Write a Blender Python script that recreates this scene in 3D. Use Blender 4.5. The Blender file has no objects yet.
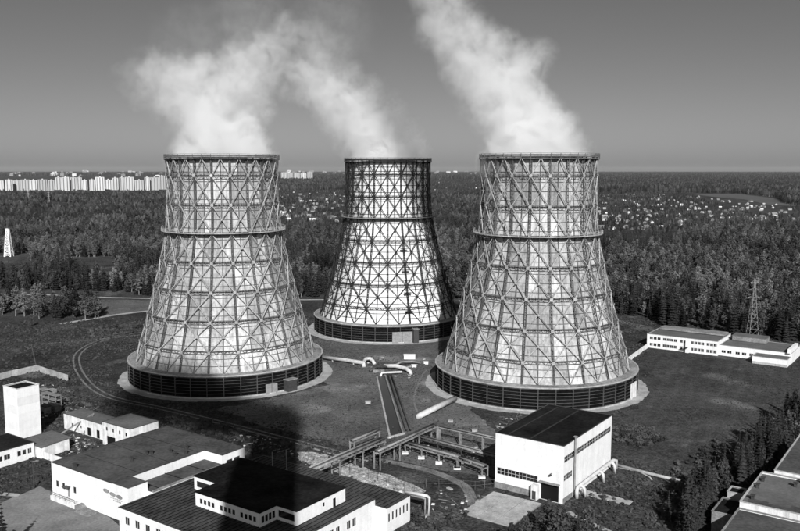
import bpy, bmesh, math, random
import numpy as np
from mathutils import Vector, Matrix
sc = bpy.context.scene
col = sc.collection
R = math.radians
random.seed(7); rng = np.random.default_rng(7)

# ------------------------------------------------------------------ camera
FPX, HY, CAMH = 830.0, 170.0, 80.0            # focal length in photo pixels, horizon row, gallery height (m)
PITCH = math.atan((265.5-HY)/FPX)
cam_d = bpy.data.cameras.new('camera'); cam = bpy.data.objects.new('camera', cam_d); col.objects.link(cam)
cam_d.sensor_width = 36; cam_d.lens = FPX/800*36; cam_d.clip_start = 1; cam_d.clip_end = 90000
cam.location = (0, 0, CAMH); cam.rotation_euler = (math.pi/2-PITCH, 0, 0)
sc.camera = cam

# ------------------------------------------------------------------ light
SUN_EL, SUN_AZ = 30.0, 6.0                    # sun behind the camera, 6 degrees to its right
w = bpy.data.worlds.new('World'); sc.world = w; w.use_nodes = True
nt = w.node_tree; nt.nodes.clear()
sky = nt.nodes.new('ShaderNodeTexSky'); sky.sky_type = 'NISHITA'; sky.sun_disc = False
sky.sun_elevation = R(SUN_EL); sky.sun_rotation = R(180-SUN_AZ); sky.air_density = 0.8; sky.dust_density = 1.0; sky.ozone_density = 1.0
sep = nt.nodes.new('ShaderNodeSeparateColor'); nt.links.new(sky.outputs[0], sep.inputs[0])   # red-filter black and white
cmb = nt.nodes.new('ShaderNodeCombineColor')
for i in range(3): nt.links.new(sep.outputs[0], cmb.inputs[i])
bg = nt.nodes.new('ShaderNodeBackground'); bg.inputs[1].default_value = 0.05
nt.links.new(cmb.outputs[0], bg.inputs[0])
wo = nt.nodes.new('ShaderNodeOutputWorld'); nt.links.new(bg.outputs[0], wo.inputs[0])
sl = bpy.data.lights.new('sun', 'SUN'); sl.energy = 5.0; sl.angle = R(0.53); sl.color = (1, 1, 1)
so = bpy.data.objects.new('sun', sl); col.objects.link(so)
sdir = Vector((math.sin(R(SUN_AZ))*math.cos(R(SUN_EL)), -math.cos(R(SUN_AZ))*math.cos(R(SUN_EL)), math.sin(R(SUN_EL))))
so.rotation_euler = sdir.to_track_quat('Z', 'Y').to_euler(); so.location = (100, -200, 300)
vs = sc.view_settings; vs.view_transform = 'Standard'; vs.look = 'None'; vs.exposure = 0.2; vs.gamma = 1; vs.use_curve_mapping = False
cy = sc.cycles; cy.use_denoising = True; cy.max_bounces = 10; cy.diffuse_bounces = 3; cy.volume_bounces = 8
cy.volume_step_rate = 0.7; cy.volume_max_steps = 256; cy.use_adaptive_sampling = True; cy.adaptive_threshold = 0.02
cy.sample_clamp_indirect = 5

# ------------------------------------------------------------------ pixel and plant coordinates
CP, SP = math.cos(PITCH), math.sin(PITCH)
def G(x, y, z=0.0):
    """photo pixel -> point at height z"""
    dx, dy = (x-400)/FPX, (265.5-y)/FPX
    d = Vector((dx, CP+dy*SP, -SP+dy*CP)); t = (z-CAMH)/d.z
    return Vector((d.x*t, d.y*t, z))
def PX(X, Y, Z=0.0):
    dz = Z-CAMH; dep = Y*CP-dz*SP; up = Y*SP+dz*CP
    return 400+FPX*X/dep, 265.5-FPX*up/dep
ROT = R(-35.3); UV = Vector((math.cos(ROT), math.sin(ROT), 0)); VV = Vector((-math.sin(ROT), math.cos(ROT), 0))
def W(u, v, z=0.0): return UV*u+VV*v+Vector((0, 0, z))
def uvof(p): return p.x*UV.x+p.y*UV.y, p.x*VV.x+p.y*VV.y

# ------------------------------------------------------------------ materials (all grey: black and white photograph)
def gm(name, v, var=0.25, scale=0.3, rough=0.9, bump=0.0, bscale=3.0, streak=0.0, orand=0.0, spec=0.03, wave=None, detail=5, fine=0.0, coarse=0.0, grit=0.0, bare=0.0):
    m = bpy.data.materials.new(name); m.use_nodes = True
    t = m.node_tree; L = t.links.new; b = t.nodes['Principled BSDF']
    b.inputs['Roughness'].default_value = rough; b.inputs['Specular IOR Level'].default_value = spec
    geo = t.nodes.new('ShaderNodeNewGeometry')
    def noise(sc_, det, vec=None, lo=-1, hi=1):
        n = t.nodes.new('ShaderNodeTexNoise'); n.inputs['Scale'].default_value = sc_; n.inputs['Detail'].default_value = det
        L(vec or geo.outputs['Position'], n.inputs['Vector'])
        r = t.nodes.new('ShaderNodeMapRange'); r.inputs[1].default_value = .28; r.inputs[2].default_value = .72
        r.inputs[3].default_value = lo; r.inputs[4].default_value = hi; L(n.outputs[0], r.inputs[0]); return r.outputs[0]
    def mth(op, a, b_):
        n = t.nodes.new('ShaderNodeMath'); n.operation = op
        for i, s in enumerate((a, b_)):
            if isinstance(s, (int, float)): n.inputs[i].default_value = s
            else: L(s, n.inputs[i])
        return n.outputs[0]
    f = mth('ADD', 1.0, noise(scale, detail, None, -var, var))
    if fine: f = mth('ADD', f, noise(scale*9, 4, None, -fine, fine))
    if coarse: f = mth('ADD', f, noise(scale*.08, 3, None, -coarse, coarse))
    if bare:
        nb = noise(.045, 6, None, 0, 1); rb_ = t.nodes.new('ShaderNodeMapRange'); rb_.interpolation_type = 'SMOOTHSTEP'; rb_.inputs[1].default_value = .66; rb_.inputs[2].default_value = .9; rb_.inputs[3].default_value = 1; rb_.inputs[4].default_value = 1+bare; L(nb, rb_.inputs[0]); f = mth('MULTIPLY', f, rb_.outputs[0])
    if grit: f = mth('MULTIPLY', f, mth('ADD', 1.0, noise(1.6, 3, None, -grit, grit)))
    if streak:
        mp = t.nodes.new('ShaderNodeMapping'); mp.inputs['Scale'].default_value = (1.3, 1.3, 0.06); L(geo.outputs['Position'], mp.inputs[0])
        f = mth('ADD', f, noise(0.9, 4, mp.outputs[0], -streak, streak))
    if orand:
        oi = t.nodes.new('ShaderNodeObjectInfo')
        r = t.nodes.new('ShaderNodeMapRange'); r.inputs[3].default_value = 1-orand; r.inputs[4].default_value = 1+orand
        L(oi.outputs['Random'], r.inputs[0]); f = mth('MULTIPLY', f, r.outputs[0])
    if wave:
        ang, ws, amt = wave
        mp = t.nodes.new('ShaderNodeMapping'); mp.inputs['Rotation'].default_value = (0, 0, ang); L(geo.outputs['Position'], mp.inputs[0])
        wv = t.nodes.new('ShaderNodeTexWave'); wv.inputs['Scale'].default_value = ws; wv.inputs['Distortion'].default_value = 2.5; wv.inputs['Detail'].default_value = 3
        L(mp.outputs[0], wv.inputs['Vector'])
        r = t.nodes.new('ShaderNodeMapRange'); r.inputs[3].default_value = 1-amt; r.inputs[4].default_value = 1+amt
        L(wv.outputs['Fac'], r.inputs[0]); f = mth('MULTIPLY', f, r.outputs[0])
    f = mth('MAXIMUM', mth('MULTIPLY', f, v), v*.15)
    f = mth('MINIMUM', f, 0.9)
    cb = t.nodes.new('ShaderNodeCombineColor')
    for i in range(3): L(f, cb.inputs[i])
    L(cb.outputs[0], b.inputs['Base Color'])
    if bump:
        n = t.nodes.new('ShaderNodeTexNoise'); n.inputs['Scale'].default_value = bscale; n.inputs['Detail'].default_value = 5
        L(geo.outputs['Position'], n.inputs['Vector'])
        bp = t.nodes.new('ShaderNodeBump'); bp.inputs['Strength'].default_value = 1; bp.inputs['Distance'].default_value = bump
        L(n.outputs[0], bp.inputs['Height']); L(bp.outputs[0], b.inputs['Normal'])
    return m
M = {}
M['ground'] = gm('rough_grass', .050, .40, .06, bump=.5, bscale=1.1, fine=.4, coarse=.4, grit=.55, bare=1.2)
M['lawn'] = gm('lawn_grass', .108, .28, .07, bump=.4, bscale=1.6, fine=.3, coarse=.30, grit=.42, bare=.7)
M['field'] = gm('mown_field', .058, .34, .05, bump=.45, bscale=1.3, fine=.36, coarse=.45, wave=(R(25), .06, .07), grit=.5, bare=.8)
M['farfield'] = gm('pale_field', .10, .2, .004, fine=.1)
M['dirt'] = gm('dirt', .17, .4, .3, bump=.15, fine=.35, grit=.35)
M['asphalt'] = gm('asphalt', .19, .25, .15, bump=.04, fine=.18, coarse=.2, grit=.14)
M['gravel'] = gm('gravel', .42, .5, .5, bump=.4, bscale=2.5, fine=.5, grit=.6)
M['concrete'] = gm('concrete', .36, .25, .35, bump=.03, fine=.2, coarse=.15, grit=.12)
M['concrete_d'] = gm('weathered_concrete', .22, .35, .3, bump=.04, fine=.25, grit=.2)
M['white'] = gm('white_plaster', .74, .08, .35, streak=.06, fine=.06, grit=.03)
M['white_dirty'] = gm('dirty_plaster', .66, .18, .6, streak=.22, fine=.1)
M['slabwhite'] = gm('white_wall_panel', .72, .06, .8, orand=.08, streak=.04)
M['roof_d'] = gm('black_bitumen', .014, .6, .15, bump=.05, bscale=1, fine=.45, coarse=.4, grit=.2)
M['roof_g'] = gm('grey_bitumen', .085, .3, .12, bump=.04, bscale=1, fine=.25, coarse=.25, grit=.16)
M['roof_r'] = gm('ribbed_roof', .070, .4, .15, bump=.03, fine=.35, coarse=.35, grit=.2)
M['roof_seam'] = gm('roof_seam', .035, .4, .5)
M['roof_l'] = gm('pale_bitumen', .125, .2, .15, bump=.03, fine=.15, coarse=.15, grit=.1)
M['glass'] = gm('dark_glass', .02, .2, .5, rough=.15, spec=.5, orand=.5)
M['frame'] = gm('window_frame', .45, .1, 2)
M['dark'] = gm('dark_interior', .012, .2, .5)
M['darkmetal'] = gm('dark_metal', .045, .3, 1.5, rough=.6, spec=.4)
M['metal'] = gm('grey_metal', .22, .25, 1.2, rough=.55, spec=.4)
M['pipe_l'] = gm('pale_pipe_jacket', .52, .15, .8, rough=.6, spec=.3, streak=.08)
M['steel_l'] = gm('pale_lattice_steel', .32, .3, .25, rough=.7, spec=.1, fine=.2, grit=.2, orand=.15)
M['steel_m'] = gm('grey_lattice_steel', .105, .4, .5, rough=.7, spec=.1, grit=.3)
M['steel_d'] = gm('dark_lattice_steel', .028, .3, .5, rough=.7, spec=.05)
M['clad'] = gm('grey_cladding', .36, .2, .2, orand=.36, streak=.34, fine=.14, grit=.1, bump=.012, bscale=4)
M['clad_w'] = gm('pale_cladding', .62, .08, .25, orand=.12, streak=.10, fine=.04, bump=.012, bscale=4)
M['louvre'] = gm('dark_louvre_board', .006, .4, .8, orand=.4)
M['louvre_l'] = gm('louvre_rail', .07, .25, .8)
M['ledge'] = gm('ledge_concrete', .24, .45, .12, fine=.35, grit=.25)
M['water'] = gm('channel_water', .014, .3, .2, rough=.35, spec=.15)
M['bark'] = gm('bark', .06, .4, 3)
M['birch'] = gm('birch_bark', .20, .4, 3)
M['leaf_a'] = gm('birch_foliage', .092, .35, .02, orand=.6, grit=.35, rough=.8)
M['leaf_b'] = gm('leaf_foliage', .050, .35, .02, orand=.65, grit=.35, rough=.8)
M['leaf_c'] = gm('fir_foliage', .024, .35, .02, orand=.5, grit=.3, rough=.8)
M['leaf_d'] = gm('poplar_foliage', .034, .35, .02, orand=.5, grit=.35, rough=.8)
M['weed'] = gm('weed_foliage', .06, .3, .05, orand=.5, rough=.8)
M['brick'] = gm('chimney_concrete', .3, .2, .3)
M['apt'] = gm('pale_apartment_wall', .46, .08, .02, orand=.3)
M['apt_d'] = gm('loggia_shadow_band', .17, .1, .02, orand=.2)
M['house_w'] = gm('house_wall', .26, .2, .05, orand=.6)
M['roof_bright'] = gm('tin_roof', .46, .1, .05, orand=.5)
M['roof_dark'] = gm('slate_roof', .16, .2, .05, orand=.5)

# ------------------------------------------------------------------ mesh builder
class MB:
    def __init__(s): s.v = []; s.f = []
    def quad(s, a, b, c, d): n = len(s.v); s.v += [tuple(a), tuple(b), tuple(c), tuple(d)]; s.f.append((n, n+1, n+2, n+3)); return s
    def poly(s, pts): n = len(s.v); s.v += [tuple(p) for p in pts]; s.f.append(tuple(range(n, n+len(pts)))); return s
    def box(s, x0, x1, y0, y1, z0, z1):
        n = len(s.v); s.v += [(x, y, z) for z in (z0, z1) for x, y in ((x0, y0), (x1, y0), (x1, y1), (x0, y1))]
        s.f += [(n+3, n+2, n+1, n), (n+4, n+5, n+6, n+7), (n, n+1, n+5, n+4), (n+1, n+2, n+6, n+5), (n+2, n+3, n+7, n+6), (n+3, n, n+4, n+7)]; return s
    def beam(s, a, b, wd, dp, up=(0, 0, 1)):
        """rectangular bar from a to b; wd across, dp along 'up'"""
        a = Vector(a); b = Vector(b); d = (b-a).normalized(); up = Vector(up)
        x = d.cross(up); x = (x if x.length > 1e-4 else d.cross(Vector((1, 0, 0)))).normalized(); y = x.cross(d).normalized()
        n = len(s.v)
        for p in (a, b):
            for i, j in ((-1, -1), (1, -1), (1, 1), (-1, 1)): s.v.append(tuple(p+x*(i*wd/2)+y*(j*dp/2)))
        s.f += [(n+3, n+2, n+1, n), (n+4, n+5, n+6, n+7), (n, n+1, n+5, n+4), (n+1, n+2, n+6, n+5), (n+2, n+3, n+7, n+6), (n+3, n, n+4, n+7)]; return s
    def prism(s, pts, z0, z1):
        n = len(s.v); k = len(pts); s.v += [(p[0], p[1], z0) for p in pts]+[(p[0], p[1], z1) for p in pts]
        s.f += [tuple(range(n+k-1, n-1, -1)), tuple(range(n+k, n+2*k))]
        for i in range(k): j = (i+1) % k; s.f.append((n+i, n+j, n+k+j, n+k+i))
        return s
    def tube(s, pts, r, seg=10):
        pts = [Vector(p) for p in pts]; n0 = len(s.v); rr = r if isinstance(r, (list, tuple)) else [r]*len(pts)
        for i, p in enumerate(pts):
            d = (pts[min(i+1, len(pts)-1)]-pts[max(i-1, 0)]).normalized()
            x = d.cross(Vector((0, 0, 1))); x = (x if x.length > 1e-3 else Vector((1, 0, 0))).normalized(); y = x.cross(d)
            for k in range(seg):
                a = 2*math.pi*k/seg; s.v.append(tuple(p+x*(math.cos(a)*rr[i])+y*(math.sin(a)*rr[i])))
        for i in range(len(pts)-1):
            for k in range(seg):
                k2 = (k+1) % seg; s.f.append((n0+i*seg+k, n0+i*seg+k2, n0+(i+1)*seg+k2, n0+(i+1)*seg+k))
        s.f.append(tuple(n0+k for k in range(seg-1, -1, -1))); s.f.append(tuple(n0+(len(pts)-1)*seg+k for k in range(seg))); return s
    def lathe(s, prof, seg=40, ph=0.0):
        n0 = len(s.v)
        for r, z in prof:
            for k in range(seg): a = ph+2*math.pi*k/seg; s.v.append((r*math.cos(a), r*math.sin(a), z))
        for i in range(len(prof)-1):
            for k in range(seg): k2 = (k+1) % seg; s.f.append((n0+i*seg+k, n0+i*seg+k2, n0+(i+1)*seg+k2, n0+(i+1)*seg+k))
        return s
    def mesh(s, name, mat, smooth=False):
        me = bpy.data.meshes.new(name); me.from_pydata(s.v, [], s.f)
        if mat: me.materials.append(M[mat] if isinstance(mat, str) else mat)
        if smooth: me.polygons.foreach_set('use_smooth', [True]*len(me.polygons))
        me.update(); return me
    def build(s, name, mat, parent=None, smooth=False): return link(name, s.mesh(name, mat, smooth), parent)
def link(name, me, parent=None, loc=None, rz=None):
    o = bpy.data.objects.new(name, me); col.objects.link(o)
    if parent is not None: o.parent = parent
    if loc is not None: o.location = loc
    if rz is not None: o.rotation_euler = (0, 0, rz)
    return o
def thing(name, label, cat, loc=(0, 0, 0), rz=0, group=None): return tag(link(name, None, None, loc, rz), label, cat, group)
def tag(o, label=None, cat=None, group=None, kind=None):
    if label: o['label'] = label
    if cat: o['category'] = cat
    if group: o['group'] = group
    if kind: o['kind'] = kind
    return o
def struct(name, mb, mat): return tag(mb.build(name, mat), kind='structure')
def sheet(name, pxs, mat, z, jit=0.0):
    P_ = [G(x, y, z) for x, y in pxs]; out = []
    for a, b in zip(P_, P_[1:]+P_[:1]):
        n = max(1, int((b-a).length/2.5)) if jit else 1; d = (b-a).normalized(); k = 0.0
        for i in range(n):
            k = k*.6+random.gauss(0, jit)*.8; out.append(a.lerp(b, i/n)+(Vector((-d.y, d.x, 0))*k if i else Vector()))
    return struct(name, MB().poly([(*p.xy, z) for p in out]), mat)
def ribbon(mb, pts, wd, z):
    pts = [Vector((p[0], p[1], z)) for p in pts]
    L_ = []; R_ = []
    for i, p in enumerate(pts):
        d = (pts[min(i+1, len(pts)-1)]-pts[max(i-1, 0)]).normalized(); n = Vector((-d.y, d.x, 0)); L_.append(p+n*wd/2); R_.append(p-n*wd/2)
    for i in range(len(pts)-1): mb.quad(R_[i], R_[i+1], L_[i+1], L_[i])
    return mb
def smooth_path(pts, n=6):
    pts = [Vector(p) for p in pts]; out = []
    P = [pts[0]*2-pts[1]]+pts+[pts[-1]*2-pts[-2]]
    for i in range(1, len(P)-2):
        for k in range(n):
            t = k/n; a, b, c, d = P[i-1:i+3]
            out.append(.5*((2*b)+(c-a)*t+(2*a-5*b+4*c-d)*t*t+(3*b-a-3*c+d)*t**3))
    return out+[pts[-1]]

# ================================================================== SETTING
mb = MB(); S_ = 45000.0
edges = [-S_, -6000, -1500, -500, 0, 500, 1500, 6000, S_]
ye = [-400, 0, 150, 300, 600, 1500, 6000, S_]
for i in range(len(edges)-1):
    for j in range(len(ye)-1): mb.quad((edges[i], ye[j], 0), (edges[i+1], ye[j], 0), (edges[i+1], ye[j+1], 0), (edges[i], ye[j+1], 0))
struct('ground', mb, 'ground')
sheet('lawn', [(305, 350), (330, 330), (450, 330), (480, 345), (470, 410), (500, 436), (500, 476), (440, 470), (370, 452), (250, 422), (215, 410), (330, 385)], 'lawn', .004, .9)
sheet('field', [(648, 352), (716, 354.5), (757, 362), (800, 369), (860, 380), (850, 420), (790, 430), (740, 452), (700, 484), (612, 463), (600, 440), (640, 405), (655, 380), (640, 362)], 'field', .004, .9)
sheet('pale_field', [(688, 193.5), (740, 194), (776, 198.5), (797, 206), (770, 205), (745, 199.5), (715, 197)], 'farfield', .3)
sheet('meadow', [(85, 299.5), (150, 300), (165, 306), (150, 311), (112, 316), (85, 319), (100, 309)], 'lawn', .004, .9)
sheet('yard', [(-40, 520), (40, 486), (53, 492), (114, 521), (150, 545), (150, 620), (-80, 620)], 'asphalt', .006, .25)
sheet('yard_path', [(-20, 490), (20, 494), (18, 497), (-20, 494)], 'concrete', .010)
sheet('gravel_strip', [(297, 452), (312, 452), (350, 463), (396, 478), (426, 491), (419, 498), (380, 487), (330, 470), (300, 461)], 'gravel', .008, .5)
mb = MB(); ribbon(mb, smooth_path([G(365, 457.5), G(395, 463), (G(425, 469.5)), G(447, 477), G(463, 485), G(470, 494), G(473, 506)]), 2.6, .012); struct('dirt_path', mb, 'dirt')
mb = MB(); ribbon(mb, smooth_path([G(60, 324), G(90, 319), G(118, 314.5), G(146, 311.2), G(175, 309)]), 3.8, .012); struct('dirt_road', mb, 'concrete')
mb = MB(); ribbon(mb, smooth_path([G(-60, 293), G(0, 294), G(50, 295), G(90, 296.8), G(150, 298.5), G(230, 300), G(330, 299.5), G(360, 299)]), 3.4, .012); struct('forest_road', mb, 'concrete')
mb = MB(); ribbon(mb, [G(605, 319), G(622, 322), G(642, 326.5)], 6, .012); struct('forest_clearing_road', mb, 'dirt')
trk = smooth_path([G(*p) for p in ((150, 330), (118, 336), (93, 343.5), (78, 354), (77.5, 367), (87, 382), (102, 393.5), (125, 401), (160, 408), (200, 417.5), (250, 430), (300, 443), (352, 457))])
mb = MB(); ribbon(mb, trk, 4.4, .010); struct('track_bed', mb, 'ground')
for sgn in (-1, 1):
    mb = MB(); off = []
    for i, p in enumerate(trk):
        d = (trk[min(i+1, len(trk)-1)]-trk[max(i-1, 0)]).normalized(); off.append(p+Vector((-d.y, d.x, 0))*1.15*sgn)
    ribbon(mb, off, .75, .016); struct('wheel_rut', mb, 'dirt')
mb = MB(); ribbon(mb, [G(288, 441), G(330, 453.5), G(368, 461)], .8, .018); struct('path_edge', mb, 'concrete')
mb = MB(); ribbon(mb, smooth_path([G(568, 512), G(590, 523), G(612, 533), G(640, 548)]), 1.6, .012); struct('footpath', mb, 'concrete')
mb = MB(); ribbon(mb, smooth_path([G(417, 412), G(414, 398), G(420, 380), G(426, 370)]), .7, .012); struct('footpath.001', mb, 'dirt')
mb = MB(); ribbon(mb, smooth_path([G(40, 344), G(80, 341), G(110, 338), G(150, 334)]), 1.6, .014); struct('bare_strip', mb, 'dirt')

# ================================================================== COOLING TOWERS
ZR = [4.8, 15.2, 25.6, 36.0, 46.4, 56.8, 67.3, 78.0, 85.0]
PR = [(0, 36.2), (7.8, 35.0), (15.2, 32.8), (25.6, 29.7), (36, 27.0), (46.4, 24.4), (56.8, 22.2), (67.3, 21.3), (78, 21.2), (85, 21.3), (90, 21.5)]
def rl(z):
    for (a, ra), (b, rb) in zip(PR, PR[1:]):
        if z <= b: return ra+(rb-ra)*(z-a)/(b-a)
    return PR[-1][1]
N = 20; DA = 2*math.pi/N; SHELL = 1.75
def rs(z): return rl(z)-(1.75 if z > 25.6 else .75+1.0*max(0, z-7.8)/17.8)
def pol(r, a, z): return Vector((r*math.sin(a), -r*math.cos(a), z))      # a = 0 faces -Y
ZB = 7.9                                                                # top of the skirt
rows = [(ZB, 15.2)]+[(ZR[i], ZR[i+1]) for i in range(1, 8)]
class Tower:
    def __init__(s, frame, dark, clad, ring, lou):
        s.m = dict(f=frame, d=dark, c=clad, r=ring, l=lou); s.c = {}
    def mesh(s, key, fn, mat):
        if key not in s.c:
            mb = MB(); fn(mb); s.c[key] = mb.mesh(key.split('|')[0], mat)
        return s.c[key]
def f_panel(z0, z1, h):
    def fn(mb):
        a0, a1 = (0, DA/2) if h == 0 else (-DA/2, 0)
        g = .004; a0 += g; a1 -= g
        for (t, dz0, dz1) in ((0, .07, .07),):
            r0, r1 = rs(z0), rs(z1)
            o = [pol(r0, a0, z0+dz0), pol(r0, a1, z0+dz0), pol(r1, a1, z1-dz1), pol(r1, a0, z1-dz1)]
            i = [pol(r0-.12, a0, z0+dz0), pol(r0-.12, a1, z0+dz0), pol(r1-.12, a1, z1-dz1), pol(r1-.12, a0, z1-dz1)]
            mb.quad(*o)
            for k in range(4): k2 = (k+1) % 4; mb.quad(o[k2], o[k], i[k], i[k2])
    return fn
def f_brace(za, zb, da, half=False, off=0.0):
    def fn(mb):
        a = pol(rl(za)+off, 0, za); b = pol(rl(zb)+off, da, zb); n = pol(1, da/2, 0)
        d = (b-a).normalized(); mb.beam(a+d*.3, b-d*.3, .21, .26, n)
        a2, b2 = a-n*.95, b-n*.95; mb.beam(a2, b2, .11, .11, n); k_ = 7
        for q in range(k_):
            p0, p1 = (a2 if q % 2 else a).lerp(b2 if q % 2 else b, q/k_), (a if q % 2 else a2).lerp(b if q % 2 else b2, (q+1)/k_); mb.beam(p0, p1, .07, .07, n)
    return fn
def f_gusset(z, s_=1.0):
    def fn(mb):
        r = rl(z)+.27; n = pol(1, 0, 0); t = Vector((1, 0, 0)); c = pol(r, 0, z)
        pts = [(-.56, -.28), (-.28, -.56), (.28, -.56), (.56, -.28), (.56, .28), (.28, .56), (-.28, .56), (-.56, .28)]
        o = [c+t*(x*s_)+Vector((0, 0, y*s_)) for x, y in pts]; i = [p-n*.12 for p in o]
        mb.poly(o)
        for k in range(8): k2 = (k+1) % 8; mb.quad(o[k2], o[k], i[k], i[k2])
    return fn
def f_post(mb):
    zs = [ZB+.4]+ZR[1:]
    for i in range(len(zs)-1):
        z0, z1 = zs[i], zs[i+1]
        for sx in (-1, 1):
            e = Vector((sx*.36, 0, 0)); mb.beam(pol(rl(z0)-.55, 0, z0)+e, pol(rl(z1)-.55, 0, z1)+e, .14, .2, (0, -1, 0))
        n = 9
        for k in range(n):
            t0, t1 = k/n, (k+1)/n; sx = 1 if k % 2 else -1
            a = pol(rl(z0+(z1-z0)*t0)-.55, 0, z0+(z1-z0)*t0)+Vector((sx*.36, 0, 0)); b = pol(rl(z0+(z1-z0)*t1)-.55, 0, z0+(z1-z0)*t1)+Vector((-sx*.36, 0, 0))
            mb.beam(a, b, .11, .11, (0, -1, 0))
            zc = z0+(z1-z0)*t0; zd = z0+(z1-z0)*t1; ro, ri = (.0, 1.6) if k % 2 else (1.6, .0)
            mb.beam(pol(rl(zc)-ro, 0, zc), pol(rl(zd)-ri, 0, zd), .1, .1, (1, 0, 0))
        mb.beam(pol(rl(z0)-.02, 0, z0), pol(rl(z1)-.02, 0, z1), .14, .14, (0, -1, 0))
def f_mullion(mb):
    zs = [ZB+.4]+ZR[1:]
    for i in range(len(zs)-1):
        mb.beam(pol(rs(zs[i])+.22, 0, zs[i]), pol(rs(zs[i+1])+.22, 0, zs[i+1]), .30, .30, (0, -1, 0))
def f_ring(z):
    def fn(mb):
        r = rl(z)-.28
        for k in range(N):
            for zz in (-.55, .55): mb.beam(pol(r, k*DA, z+zz), pol(r, (k+1)*DA, z+zz), .19, .19)
            mb.beam(pol(r-.9, k*DA, z+.1), pol(r-.9, (k+1)*DA, z+.1), .2, .2)
            n = 8
            for q in range(n):
                a = pol(r, k*DA, 0).lerp(pol(r, (k+1)*DA, 0), q/n); b = pol(r, k*DA, 0).lerp(pol(r, (k+1)*DA, 0), (q+1)/n)
                s_ = .55 if q % 2 else -.55; a.z = z+s_; b.z = z-s_; mb.beam(a, b, .13, .13)
    return fn
def f_girt(z):
    def fn(mb):
        r = rs(z)+.14
        for k in range(40): mb.beam(pol(r, k*DA/2, z), pol(r, (k+1)*DA/2, z), .2, .17)
    return fn
def f_walk(z, r0, r1, h, rails):
    def fn(mb):
        for k in range(40):
            a0, a1 = k*DA/2, (k+1)*DA/2
            mb.quad(pol(r0, a0, z), pol(r1, a0, z), pol(r1, a1, z), pol(r0, a1, z)); mb.quad(pol(r0, a1, z-.25), pol(r1, a1, z-.25), pol(r1, a0, z-.25), pol(r0, a0, z-.25))
            mb.quad(pol(r1, a0, z-.25), pol(r1, a1, z-.25), pol(r1, a1, z), pol(r1, a0, z))
            mb.beam(pol(r1-.15, a0, z), pol(r1-.15, a0, z+h), .17, .17, (0, 1, 0))
            for q in rails: mb.beam(pol(r1-.15, a0, z+q), pol(r1-.15, a1, z+q), .10, .10)
            mb.beam(pol(r0-.6, a0, z-1.5), pol(r1-.2, a0, z-.25), .16, .16)
    return fn
RS = 37.35; DS = DA/2
def f_bay_board(z0, z1):
    def fn(mb):
        a0, a1 = .004, DS-.004
        o = [pol(RS+.10, a0, z0), pol(RS+.10, a1, z0), pol(RS-.22, a1, z1), pol(RS-.22, a0, z1)]; n = pol(.07, DS/2, .0)
        i = [p-n for p in o]; mb.quad(*o); mb.quad(*i[::-1])
        for k in range(4): k2 = (k+1) % 4; mb.quad(o[k2], o[k], i[k], i[k2])
    return fn
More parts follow.
